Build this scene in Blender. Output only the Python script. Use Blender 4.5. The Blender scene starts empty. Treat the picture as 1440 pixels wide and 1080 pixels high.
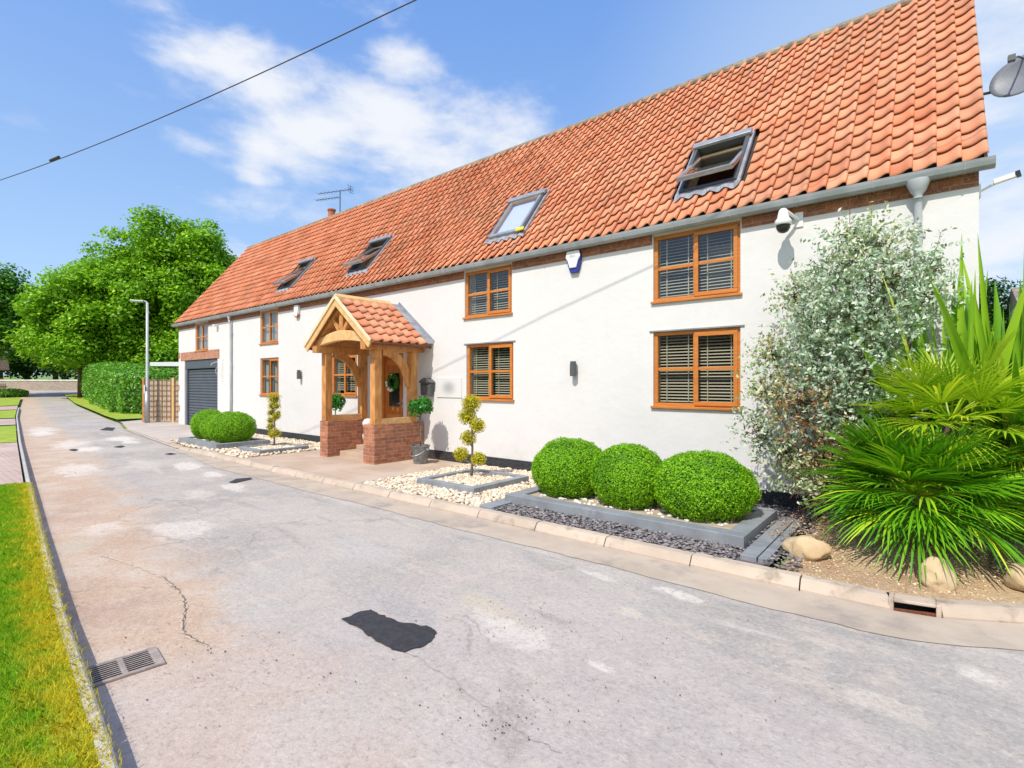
import bpy, bmesh, math, random
import numpy as np
from mathutils import Vector, Matrix
rng = np.random.default_rng(7); random.seed(7)
sc = bpy.context.scene; COL = sc.collection
PI = math.pi

# ------------------------------------------------------------------ camera
FW = np.array((-.6333, .774, 0)); RT = np.array((.774, .6333, 0)); UP = np.array((0, 0, 1.))
CAM = np.array((0, -8., 1.7))
cd = bpy.data.cameras.new('camera'); cam = bpy.data.objects.new('camera', cd); COL.objects.link(cam)
cam.location = CAM; cam.rotation_euler = (PI/2, 0, math.atan2(.6333, .774))
cd.sensor_width = 36; cd.lens = 18.0; cd.shift_y = -1/1440; cd.clip_end = 2000; sc.camera = cam

# ------------------------------------------------------------------ object helpers
OFF = {}
def tag(o, label=None, cat=None, group=None, kind=None):
    if label: o['label'] = label
    if cat: o['category'] = cat
    if group: o['group'] = group
    if kind: o['kind'] = kind
    return o
def thing(name, label, cat, loc=(0, 0, 0), group=None):
    o = bpy.data.objects.new(name, None); COL.objects.link(o); o.location = loc
    o.empty_display_size = .2; OFF[o.name] = np.array(loc, float)
    return tag(o, label, cat, group)
def link(name, me, mat, parent=None, smooth=False):
    o = bpy.data.objects.new(name, me); COL.objects.link(o)
    if mat:
        for m in (mat if isinstance(mat, (list, tuple)) else [mat]): me.materials.append(m)
    if smooth: me.polygons.foreach_set('use_smooth', [True]*len(me.polygons))
    if parent: o.parent = parent; OFF[o.name] = OFF[parent.name]
    else: OFF[o.name] = np.zeros(3)
    return o
def nmesh(name, V, Fq, mat, parent=None, smooth=False):
    """V (n,3) array, Fq (m,k) array of equal-size faces, or a list of faces"""
    V = np.asarray(V, float)
    if parent: V = V-OFF[parent.name]
    me = bpy.data.meshes.new(name)
    if isinstance(Fq, list):
        me.from_pydata([tuple(v) for v in V], [], Fq)
    else:
        m, k = Fq.shape
        me.vertices.add(len(V)); me.vertices.foreach_set('co', V.astype(np.float32).ravel())
        me.loops.add(m*k); me.loops.foreach_set('vertex_index', Fq.astype(np.int32).ravel())
        me.polygons.add(m); me.polygons.foreach_set('loop_start', np.arange(0, m*k, k, dtype=np.int32))
        me.polygons.foreach_set('loop_total', np.full(m, k, dtype=np.int32))
    me.update(calc_edges=True); me.validate()
    return link(name, me, mat, parent, smooth)
class MB:
    def __init__(s): s.V = []; s.F = []
    def add(s, V, F):
        n = len(s.V); s.V += [tuple(v) for v in V]; s.F += [tuple(i+n for i in f) for f in F]; return s
    def box(s, x0, x1, y0, y1, z0, z1):
        V = [(x, y, z) for z in (z0, z1) for y in (y0, y1) for x in (x0, x1)]
        return s.add(V, [(0, 2, 3, 1), (4, 5, 7, 6), (0, 1, 5, 4), (2, 6, 7, 3), (0, 4, 6, 2), (1, 3, 7, 5)])
    def beam(s, a, b, w, h, up=(0, 0, 1)):
        a = Vector(a); b = Vector(b); d = (b-a).normalized(); u = Vector(up)
        sx = d.cross(u); sx = sx.normalized() if sx.length > 1e-5 else Vector((1, 0, 0)); uu = sx.cross(d).normalized()
        V = [p+sx*i*w/2+uu*j*h/2 for p in (a, b) for j in (-1, 1) for i in (-1, 1)]
        return s.add(V, [(0, 1, 3, 2), (4, 6, 7, 5), (0, 4, 5, 1), (2, 3, 7, 6), (0, 2, 6, 4), (1, 5, 7, 3)])
    def sweep(s, pts, w, h, side):
        """rectangular section swept along pts, side = constant side direction"""
        pts = [Vector(p) for p in pts]; sd = Vector(side).normalized(); V = []; n = len(pts)
        for i, p in enumerate(pts):
            d = (pts[min(i+1, n-1)]-pts[max(i-1, 0)]).normalized(); u = sd.cross(d).normalized()
            ww = w[i] if isinstance(w, list) else w; hh = h[i] if isinstance(h, list) else h
            V += [p-sd*ww/2-u*hh/2, p+sd*ww/2-u*hh/2, p+sd*ww/2+u*hh/2, p-sd*ww/2+u*hh/2]
        F = [(0, 1, 2, 3), tuple(4*(n-1)+k for k in (3, 2, 1, 0))]
        for i in range(n-1):
            for k in range(4): F.append((4*i+k, 4*i+4+k, 4*i+4+(k+1) % 4, 4*i+(k+1) % 4))
        return s.add(V, F)
    def tube(s, pts, r, n=8, cap=True):
        pts = [Vector(p) for p in pts]; m = len(pts); V = []
        rr = r if isinstance(r, (list, tuple)) else [r]*m
        for i, p in enumerate(pts):
            d = (pts[min(i+1, m-1)]-pts[max(i-1, 0)]).normalized()
            a = d.cross(Vector((0, 0, 1))) if abs(d.z) < .95 else d.cross(Vector((1, 0, 0))); a.normalize(); b = d.cross(a)
            V += [p+(a*math.cos(2*PI*k/n)+b*math.sin(2*PI*k/n))*rr[i] for k in range(n)]
        F = [(i*n+k, i*n+(k+1) % n, (i+1)*n+(k+1) % n, (i+1)*n+k) for i in range(m-1) for k in range(n)]
        if cap: F += [tuple(range(n))[::-1], tuple((m-1)*n+k for k in range(n))]
        return s.add(V, F)
    def lathe(s, prof, c, n=20):
        V = []
        for r, z in prof: V += [(c[0]+r*math.cos(2*PI*k/n), c[1]+r*math.sin(2*PI*k/n), c[2]+z) for k in range(n)]
        m = len(prof)
        F = [(i*n+k, i*n+(k+1) % n, (i+1)*n+(k+1) % n, (i+1)*n+k) for i in range(m-1) for k in range(n)]
        return s.add(V, F)
    def prism(s, poly, axis, a, b):
        """poly = 2D outline in the two other axes, extruded along axis (0,1,2) from a to b"""
        n = len(poly)
        def P(p, t): q = [0, 0, 0]; o = [i for i in range(3) if i != axis]; q[o[0]] = p[0]; q[o[1]] = p[1]; q[axis] = t; return q
        V = [P(p, a) for p in poly]+[P(p, b) for p in poly]
        return s.add(V, [tuple(range(n))[::-1], tuple(range(n, 2*n))]+[(i, (i+1) % n, n+(i+1) % n, n+i) for i in range(n)])
    def build(s, name, mat, parent=None, smooth=False, bevel=0, world=False):
        V = np.array(s.V, float)
        o = nmesh(name, V, s.F, mat, parent, smooth)
        bm = bmesh.new(); bm.from_mesh(o.data); bmesh.ops.recalc_face_normals(bm, faces=bm.faces)
        bm.to_mesh(o.data); bm.free()
        if bevel:
            md = o.modifiers.new('bevel', 'BEVEL'); md.width = bevel; md.segments = 2; md.limit_method = 'ANGLE'
        return o
def copy_tree(o, loc=None, rot=None, scale=None, parent=None):
    c = o.copy(); COL.objects.link(c); c.parent = parent
    if loc is not None: c.location = loc
    if rot is not None: c.rotation_euler = rot
    if scale is not None: c.scale = scale
    for ch in list(o.children): copy_tree(ch, parent=c)
    return c
_b = bmesh.new(); bmesh.ops.create_icosphere(_b, subdivisions=1, radius=1); ICO1 = (np.array([v.co[:] for v in _b.verts]), np.array([[v.index for v in f.verts] for f in _b.faces])); _b.free()
def ico(sub):
    b = bmesh.new(); bmesh.ops.create_icosphere(b, subdivisions=sub, radius=1)
    r = (np.array([v.co[:] for v in b.verts]), np.array([[v.index for v in f.verts] for f in b.faces])); b.free(); return r
def snoise(P, f, seed=0):
    r = np.random.default_rng(seed); o = np.zeros(len(P))
    for k in range(5):
        d = r.normal(size=3); d /= np.linalg.norm(d); o += np.sin(P@d*f*(1+.5*k)+r.uniform(0, 6.28))/(1+.5*k)
    return o/2.5
def scatter(base, P, S, mat, name, parent=None, flat=1., smooth=True):
    bv, bf = base; n = len(P); ang = rng.uniform(0, 2*PI, n); c, s_ = np.cos(ang), np.sin(ang)
    A = rng.uniform(.7, 1.25, (n, 3)); A[:, 2] *= flat
    W = bv[None]*A[:, None, :]*(1+.12*rng.normal(size=(n, len(bv), 1)))
    t = rng.normal(0, .25, n)
    x = W[..., 0]*c[:, None]-W[..., 1]*s_[:, None]; y = W[..., 0]*s_[:, None]+W[..., 1]*c[:, None]; z = W[..., 2]+x*t[:, None]*.5
    V = np.stack([x, y, z], -1)*S[:, None, None]+P[:, None, :]
    Fq = (bf[None]+(np.arange(n)*len(bv))[:, None, None]).reshape(-1, 3)
    return nmesh(name, V.reshape(-1, 3), Fq, mat, parent, smooth)
def unit(A): return A/np.maximum(np.linalg.norm(A, axis=-1, keepdims=True), 1e-9)
def leafarr(P, N, size, asp=.5, jit=.6, fold=.0):
    n = len(P); N = unit(N+rng.normal(0, jit, (n, 3))); T = unit(np.cross(N, rng.normal(size=(n, 3)))); B = np.cross(N, T)
    s = (size*rng.uniform(.7, 1.3, n))[:, None]
    V = np.stack([P-T*s*.5, P+B*s*asp*.5+N*s*fold, P+T*s*.5, P-B*s*asp*.5+N*s*fold], 1).reshape(-1, 3)
    return V, np.arange(4*n).reshape(-1, 4)
def rise(d): return .03*max(0, d-26)
def depth(x, y): return -.6333*x+.774*(y+8)
def gz(x, y): return rise(depth(x, y))

# ------------------------------------------------------------------ materials
def newmat(name):
    m = bpy.data.materials.new(name); m.use_nodes = True; nt = m.node_tree
    return m, nt, nt.nodes['Principled BSDF'], nt.nodes['Material Output']
class NT:
    def __init__(s, nt): s.nt = nt; s.pos = None
    def n(s, t, **k):
        o = s.nt.nodes.new(t)
        for a, v in k.items(): setattr(o, a, v)
        return o
    def l(s, a, b): s.nt.links.new(a, b)
    def inp(s, node, i, v):
        if hasattr(v, 'is_output') or isinstance(v, bpy.types.NodeSocket): s.l(v, node.inputs[i])
        elif v is not None: node.inputs[i].default_value = v
    def position(s):
        if not s.pos: s.pos = s.n('ShaderNodeNewGeometry')
        return s.pos.outputs['Position']
    def noise(s, scale, detail=4, rough=.55, vec=None, dist=0):
        o = s.n('ShaderNodeTexNoise'); o.inputs['Scale'].default_value = scale; o.inputs['Detail'].default_value = detail
        o.inputs['Roughness'].default_value = rough; o.inputs['Distortion'].default_value = dist
        s.l(vec or s.position(), o.inputs['Vector']); return o.outputs['Fac']
    def math(s, op, a, b=None, c=None, clamp=False):
        o = s.n('ShaderNodeMath', operation=op, use_clamp=clamp); s.inp(o, 0, a); s.inp(o, 1, b); s.inp(o, 2, c); return o.outputs[0]
    def vm(s, op, a, b=None):
        o = s.n('ShaderNodeVectorMath', operation=op); s.inp(o, 0, a); s.inp(o, 1, b)
        return o.outputs['Value' if op in ('LENGTH', 'DOT_PRODUCT', 'DISTANCE') else 'Vector']
    def mix(s, f, a, b, mode='MIX'):
        o = s.n('ShaderNodeMix', data_type='RGBA', blend_type=mode)
        s.inp(o, 0, f); s.inp(o, 6, c4(a)); s.inp(o, 7, c4(b)); return o.outputs[2]
    def smooth(s, v, a, b):
        o = s.n('ShaderNodeMapRange', interpolation_type='SMOOTHSTEP'); s.inp(o, 0, v); s.inp(o, 1, a); s.inp(o, 2, b); return o.outputs[0]
    def bump(s, h, strength, dist, bsdf, prev=None):
        o = s.n('ShaderNodeBump'); o.inputs['Strength'].default_value = strength; o.inputs['Distance'].default_value = dist
        s.l(h, o.inputs['Height'])
        if prev: s.l(prev, o.inputs['Normal'])
        if bsdf: s.l(o.outputs[0], bsdf.inputs['Normal'])
        return o.outputs[0]
def c4(c): return (*c, 1) if isinstance(c, (tuple, list)) and len(c) == 3 else c
def mat(name, c1, c2=None, scale=6, rough=.75, bump=0, bscale=40, bdist=.01, metal=0, island=0, spec=None, stretch=None, c3=None, s3=1.2):
    m, nt, b, out = newmat(name); N = NT(nt); vec = None
    if stretch: vec = N.vm('MULTIPLY', N.position(), stretch)
    col = c4(c1)
    if c2: col = N.mix(N.smooth(N.noise(scale, 5, vec=vec), .35, .65), c1, c2)
    if c3: col = N.mix(N.smooth(N.noise(s3, 6, .65), .5, .72), col, c3)
    if island:
        g = N.n('ShaderNodeNewGeometry'); r = g.outputs['Random Per Island']
        hs = N.n('ShaderNodeHueSaturation'); N.inp(hs, 'Color', col)
        N.l(N.math('MULTIPLY_ADD', r, island, 1-island/2), hs.inputs['Value'])
        w = N.n('ShaderNodeTexWhiteNoise', noise_dimensions='1D'); N.l(r, w.inputs['W'])
        N.l(N.math('MULTIPLY_ADD', w.outputs['Value'], .025*island, .5-.0125*island), hs.inputs['Hue'])
        N.l(N.math('MULTIPLY_ADD', w.outputs['Value'], -.3*island, 1+.15*island), hs.inputs['Saturation'])
        col = hs.outputs[0]
    N.inp(b, 'Base Color', col); b.inputs['Roughness'].default_value = rough; b.inputs['Metallic'].default_value = metal
    if spec is not None: b.inputs['Specular IOR Level'].default_value = spec
    if bump: N.bump(N.noise(bscale, 6, .6, vec=vec), bump, bdist, b)
    return m
def leafmat(name, c1, c2, c3=None, trans=.3, rough=.5, spec=.3, patch=None):
    m, nt, b, out = newmat(name); N = NT(nt)
    g = N.n('ShaderNodeNewGeometry'); r = g.outputs['Random Per Island']
    cr = N.n('ShaderNodeValToRGB'); N.l(r, cr.inputs[0]); e = cr.color_ramp.elements
    e[0].color = c4(c1); e[1].color = c4(c2)
    if c3: x = e.new(.85); x.color = c4(c2); e[-1].color = c4(c3)
    col = cr.outputs[0]
    if patch: col = N.mix(N.math('MULTIPLY', N.smooth(N.noise(patch[1], 3), .5, .68), .7), col, patch[0])
    N.l(col, b.inputs['Base Color']); b.inputs['Roughness'].default_value = rough; b.inputs['Specular IOR Level'].default_value = spec
    t = N.n('ShaderNodeBsdfTranslucent'); tc = N.mix(1., col, (1.0, 1.0, .45), 'MULTIPLY'); N.l(tc, t.inputs[0])
    mx = N.n('ShaderNodeMixShader'); mx.inputs[0].default_value = trans; N.l(b.outputs[0], mx.inputs[1]); N.l(t.outputs[0], mx.inputs[2])
    N.l(mx.outputs[0], out.inputs[0]); return m
def brickmat(name, c1, c2, mortar, bw=.235, bh=.078, soldier=False, rough=.85, off=0):
    m, nt, b, out = newmat(name); N = NT(nt)
    sp = N.n('ShaderNodeSeparateXYZ'); N.l(N.position(), sp.inputs[0])
    cb = N.n('ShaderNodeCombineXYZ'); h = N.math('ADD', sp.outputs[0], sp.outputs[1]); 
    if soldier: N.l(sp.outputs[2], cb.inputs[0]); N.l(h, cb.inputs[1])
    else: N.l(h, cb.inputs[0]); N.l(sp.outputs[2], cb.inputs[1])
    vec = N.vm('ADD', cb.outputs[0], (off, .02, 0))
    t = N.n('ShaderNodeTexBrick'); N.l(vec, t.inputs['Vector']); t.inputs['Scale'].default_value = 1
    t.inputs['Brick Width'].default_value = bw; t.inputs['Row Height'].default_value = bh; t.inputs['Mortar Size'].default_value = .006
    t.inputs['Mortar Smooth'].default_value = .3; t.inputs['Bias'].default_value = 0
    t.inputs['Color1'].default_value = c4(c1); t.inputs['Color2'].default_value = c4(c2); t.inputs['Mortar'].default_value = c4(mortar)
    nz = N.noise(9, 5, .65); col = N.mix(N.smooth(nz, .4, .75), t.outputs['Color'], tuple(x*.45 for x in c1))
    col = N.mix(N.smooth(N.noise(60, 4), .5, .8), col, (.5, .36, .27))
    N.l(col, b.inputs['Base Color']); b.inputs['Roughness'].default_value = rough
    hh = N.math('ADD', N.math('MULTIPLY', t.outputs['Fac'], -1), N.math('MULTIPLY', N.noise(80, 4), .5))
    N.bump(hh, .7, .008, b); return m
def glassmat(name, tint=(.9, .95, .95), ior=1.55, rough=.0, base=.0):
    m, nt, b, out = newmat(name); N = NT(nt); nt.nodes.remove(b)
    g = N.n('ShaderNodeBsdfGlossy'); g.inputs['Roughness'].default_value = rough; g.inputs[0].default_value = (1, 1, 1, 1)
    t = N.n('ShaderNodeBsdfTransparent'); t.inputs[0].default_value = c4(tint)
    f = N.n('ShaderNodeLayerWeight'); f.inputs[0].default_value = .5; r0 = ((ior-1)/(ior+1))**2+base
    mx = N.n('ShaderNodeMixShader'); N.l(N.math('MULTIPLY_ADD', N.math('POWER', f.outputs['Facing'], 4.), .8, r0, clamp=True), mx.inputs[0]); N.l(t.outputs[0], mx.inputs[1]); N.l(g.outputs[0], mx.inputs[2])
    N.l(mx.outputs[0], out.inputs[0]); return m

M = {}
def render_mat():
    m, nt, b, out = newmat('white_render'); N = NT(nt)
    sp = N.n('ShaderNodeSeparateXYZ'); N.l(N.position(), sp.inputs[0])
    col = N.mix(N.smooth(N.noise(.7, 5, .6), .4, .7), (.705, .692, .680), (.685, .672, .660))
    sv = N.vm('MULTIPLY', N.position(), (6, 6, .5)); col = N.mix(N.math('MULTIPLY', N.smooth(N.noise(1, 5, .6, vec=sv), .5, .75), .26), col, (.66, .64, .61))
    low = N.math('MULTIPLY', N.smooth(sp.outputs[2], .75, .12), N.smooth(N.noise(5, 5), .4, .7)); col = N.mix(N.math('MULTIPLY', low, .45), col, (.60, .57, .52))
    N.l(col, b.inputs['Base Color']); b.inputs['Roughness'].default_value = .9; b.inputs['Specular IOR Level'].default_value = .2
    h = N.math('ADD', N.math('MULTIPLY', N.noise(1.9, 4), 8.), N.noise(45, 6, .7)); N.bump(h, .33, .006, b); return m
M['render'] = render_mat()
M['tile'] = mat('clay_pantile', (.61, .235, .120), (.69, .290, .160), scale=1.6, rough=.88, island=.32, bump=.25, bscale=90, bdist=.004, c3=(.52, .18, .085), s3=1.1)
_t = M['tile']; _n = NT(_t.node_tree); _b2 = _t.node_tree.nodes['Principled BSDF']; _l = _b2.inputs['Base Color'].links[0].from_socket
_c = _n.mix(_n.math('MULTIPLY', _n.smooth(_n.noise(11, 7, .75), .60, .72), .55), _l, (.26, .13, .07)); _c = _n.mix(_n.math('MULTIPLY', _n.smooth(_n.noise(.45, 5, .6), .56, .70), .30), _c, (.40, .22, .12)); _n.l(_c, _b2.inputs['Base Color'])
M['ridge'] = mat('weathered_ridge', (.30, .24, .17), (.17, .13, .09), scale=8, bump=.4, c3=(.42, .36, .24), s3=3)
M['brick'] = brickmat('orange_brick', (.58, .22, .10), (.30, .10, .055), (.46, .34, .25))
M['oldbrick'] = brickmat('old_brick', (.42, .13, .05), (.24, .08, .04), (.36, .28, .2), bw=.23, bh=.075, off=.3)
M['soldier'] = brickmat('soldier_brick', (.58, .25, .14), (.46, .18, .1), (.5, .4, .32), bw=.34, bh=.085, soldier=True)
M['oakframe'] = mat('orange_oak_frame', (.60, .215, .04), (.50, .165, .028), scale=4, rough=.42, stretch=(1, 1, 9), bump=.08, bscale=9)
M['oak'] = mat('green_oak', (.66, .33, .105), (.50, .205, .05), scale=2.5, rough=.7, stretch=(5, 5, 1.2), bump=.35, bscale=9, bdist=.006, c3=(.36, .16, .05), s3=3)
M['oakpale'] = mat('pale_oak', (.76, .50, .24), (.66, .38, .14), scale=3, rough=.75, stretch=(3, 3, 3), bump=.3, bscale=30, bdist=.004)
M['limed'] = mat('limed_oak', (.84, .68, .46), (.76, .58, .35), scale=3, rough=.75, bump=.25, bscale=30, bdist=.004)
M['door'] = mat('door_wood', (.50, .17, .03), (.36, .11, .018), scale=3, rough=.4, stretch=(9, 9, 1))
M['gutter'] = mat('grey_gutter', (.33, .35, .37), (.25, .27, .28), scale=3, rough=.38, island=.1)
M['pipe'] = mat('pipe_grey', (.52, .54, .57), (.44, .46, .49), scale=2, rough=.45)
M['plinth'] = mat('black_plinth', (.024, .025, .03), (.04, .041, .047), scale=9, rough=.6, bump=.9, bscale=12, bdist=.02, stretch=(1, 1, 2.5))
M['dark'] = mat('slot_shade_black', (.012, .011, .01), rough=.9)
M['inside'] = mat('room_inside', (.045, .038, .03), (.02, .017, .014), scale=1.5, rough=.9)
M['blind'] = mat('cream_blind', (.44, .39, .28), rough=.6)
M['glass'] = glassmat('window_glass', ior=1.7)
M['roofglass'] = glassmat('rooflight_glass', tint=(.82, .86, .90), ior=1.6, base=.12)
M['garage'] = mat('slate_grey_door', (.072, .088, .105), (.085, .1, .12), scale=2, rough=.42)
M['roofframe'] = mat('rooflight_metal', (.10, .10, .11), rough=.45, metal=.3)
M['rooftrim'] = mat('rooflight_trim', (.42, .43, .44), (.32, .33, .34), rough=.4, metal=.5)
M['lead'] = mat('lead_flashing', (.32, .33, .37), (.22, .23, .26), scale=6, rough=.55, bump=.4, bscale=12)
M['pine'] = mat('rooflight_timber', (.42, .25, .12), (.34, .19, .09), scale=5, rough=.6)
M['white'] = mat('white_plastic', (.78, .78, .77), rough=.35)
M['blue'] = mat('blue_plastic', (.03, .04, .30), rough=.35)
M['black'] = mat('black_plastic', (.02, .02, .022), rough=.3)
M['darkgrey'] = mat('dark_grey_metal', (.10, .105, .11), (.08, .085, .09), scale=20, rough=.45)
M['steel'] = mat('galvanised_steel', (.42, .44, .46), (.34, .36, .37), scale=12, rough=.42, metal=.6)
M['zinc'] = mat('zinc_bucket', (.27, .28, .29), (.17, .175, .18), scale=11, rough=.45, metal=.55, bump=.3, bscale=14)
M['greywood'] = mat('grey_painted_timber', (.27, .29, .31), (.21, .225, .24), scale=3, rough=.62, bump=.3, bscale=25, bdist=.004, c3=(.30, .315, .33), s3=5)
M['stone'] = mat('cream_stone', (.58, .45, .27), (.48, .34, .18), scale=3, rough=.85, bump=.6, bscale=9, bdist=.03, c3=(.42, .29, .15), s3=4)
M['whitestone'] = mat('white_stone', (.76, .73, .67), (.66, .62, .54), scale=8, rough=.85, bump=.5, bscale=20, bdist=.01)
M['pebble'] = mat('pale_pebble', (.72, .63, .49), (.66, .52, .37), scale=3, rough=.8, island=.55)
M['slate'] = mat('slate_chip', (.17, .155, .16), (.25, .22, .215), scale=7, rough=.6, island=1.0)
M['bark'] = mat('bark', (.16, .115, .075), (.08, .055, .035), scale=8, rough=.9, bump=.8, bscale=14, bdist=.03, stretch=(1, 1, .3))
M['barkgrey'] = mat('grey_bark', (.20, .17, .14), (.11, .09, .07), scale=20, rough=.9)
M['fence'] = mat('fence_boards', (.55, .43, .30), (.44, .33, .23), scale=2, rough=.85, stretch=(12, 12, 1))
M['lattice'] = mat('trellis_wood', (.26, .18, .12), (.2, .13, .09), rough=.85)
M['orangewood'] = mat('orange_timber', (.52, .25, .09), (.4, .18, .06), rough=.7)
M['rust'] = mat('rusty_iron', (.24, .075, .035), (.13, .045, .025), scale=25, rough=.8)
M['grate'] = mat('worn_iron', (.46, .38, .32), (.33, .27, .23), scale=18, rough=.6, metal=.2)
M['cable'] = mat('black_cable', (.05, .045, .04), rough=.7)
M['terracotta'] = mat('terracotta', (.48, .16, .07), (.36, .11, .05), scale=10, rough=.85)
M['box'] = leafmat('box_leaf', (.12, .33, .006), (.34, .68, .015), (.50, .82, .04), trans=.38, patch=((.12, .34, .006), 2.6))
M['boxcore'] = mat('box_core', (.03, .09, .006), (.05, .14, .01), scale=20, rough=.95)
M['gold'] = leafmat('golden_leaf', (.34, .34, .015), (.78, .68, .02), (.40, .42, .03), trans=.3)
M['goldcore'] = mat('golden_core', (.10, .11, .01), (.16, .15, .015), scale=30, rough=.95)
M['bay'] = leafmat('bay_leaf', (.02, .13, .012), (.05, .30, .025), (.14, .46, .06), trans=.2, rough=.35, spec=.5)
M['laurel'] = leafmat('laurel_leaf', (.07, .24, .012), (.20, .48, .025), (.38, .62, .06), trans=.25, rough=.4, spec=.5)
M['syc'] = leafmat('sycamore_leaf', (.12, .32, .010), (.34, .62, .02), (.54, .78, .07), trans=.40, patch=((.06, .20, .010), .55))
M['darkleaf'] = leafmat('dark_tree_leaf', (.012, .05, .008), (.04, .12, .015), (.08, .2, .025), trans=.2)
M['midleaf'] = leafmat('mid_tree_leaf', (.04, .16, .01), (.14, .36, .02), (.26, .50, .04), trans=.3)
M['varieg'] = leafmat('variegated_leaf', (.20, .32, .10), (.74, .78, .52), (.86, .85, .68), trans=.25, patch=((.55, .40, .20), 1.9))
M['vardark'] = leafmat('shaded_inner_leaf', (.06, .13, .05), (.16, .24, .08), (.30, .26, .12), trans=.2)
M['varieg2'] = leafmat('variegated_leaf_blue', (.18, .32, .17), (.68, .78, .62), (.88, .90, .80), trans=.25)
M['varred'] = leafmat('reddish_new_leaf', (.34, .11, .05), (.52, .42, .20), (.70, .68, .46), trans=.25)
M['redstem'] = mat('red_brown_twigs', (.16, .06, .04), (.10, .05, .035), scale=20, rough=.8)
M['palm'] = leafmat('palm_green', (.045, .22, .008), (.20, .48, .012), (.56, .74, .03), trans=.25, rough=.38, spec=.5)
M['palmy'] = leafmat('palm_yellow_green', (.26, .48, .012), (.52, .68, .03), (.80, .82, .06), trans=.45, rough=.4, spec=.5)
M['flax'] = leafmat('flax_blade', (.14, .36, .015), (.40, .64, .03), (.70, .76, .10), trans=.3, rough=.4, spec=.5)
M['deadleaf'] = mat('dead_brown_leaf', (.46, .22, .06), (.34, .16, .05), rough=.8)

# ------------------------------------------------------------------ ground and road
def kerbL(x):   # front line of the left kerb
    P = [(6, -8.35), (-2.82, -7.33), (-5.2, -7.13), (-8.43, -6.80), (-14.2, -6.18), (-20.8, -5.47), (-36.5, -3.7), (-45, -2.6), (-60, -.6), (-75, 1.4)]
    xs = [p[0] for p in P][::-1]; ys = [p[1] for p in P][::-1]; return float(np.interp(x, xs, ys))
def kerbR(x):   # road edge on the house side
    P = [(8, 1.5), (5, .2), (3, -.95), (1.5, -2.0), (.7, -2.45), (.1, -2.80), (-.3, -2.90), (-1.3, -2.93), (-4, -2.93), (-11.3, -2.98), (-16.4, -2.85), (-24.6, -2.05), (-29, -1.2), (-35.8, -.55), (-45.9, .35), (-58, 1.9), (-65, 3.0), (-75, 7)]
    xs = [p[0] for p in P][::-1]; ys = [p[1] for p in P][::-1]; return float(np.interp(x, xs, ys))
RZ = -.13
def ground():
    xs = sorted(set(list(np.arange(-160, 60, 10))+[-400, -260, 150, 300]+list(np.arange(-60, 4, 4)))); ys = sorted(set([-300, -150, -80]+list(np.arange(-60, 90, 8))+[160, 300, 500]))
    V = [(x, y, RZ-.05+min(gz(x, y), 4.+.004*depth(x, y))) for y in ys for x in xs]; nx = len(xs)
    F = [(j*nx+i, j*nx+i+1, (j+1)*nx+i+1, (j+1)*nx+i) for j in range(len(ys)-1) for i in range(nx-1)]
    m = mat('field_grass', (.13, .24, .03), (.20, .30, .05), scale=.4, rough=.95, bump=.4, bscale=6)
    return tag(nmesh('ground', V, F, m), kind='structure')
ground()
def strip(name, xs, ylo, yhi, z, m, nt_=2, kind='structure'):
    V = []; F = []
    for x in xs:
        a, b = ylo(x), yhi(x)
        for k in range(nt_): y = a+(b-a)*k/(nt_-1); V.append((x, y, (z(x, y) if callable(z) else z)+gz(x, y)))
    for i in range(len(xs)-1):
        for k in range(nt_-1): F.append((i*nt_+k, (i+1)*nt_+k, (i+1)*nt_+k+1, i*nt_+k+1))
    o = nmesh(name, V, F, m, smooth=True); return tag(o, kind=kind)
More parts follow.
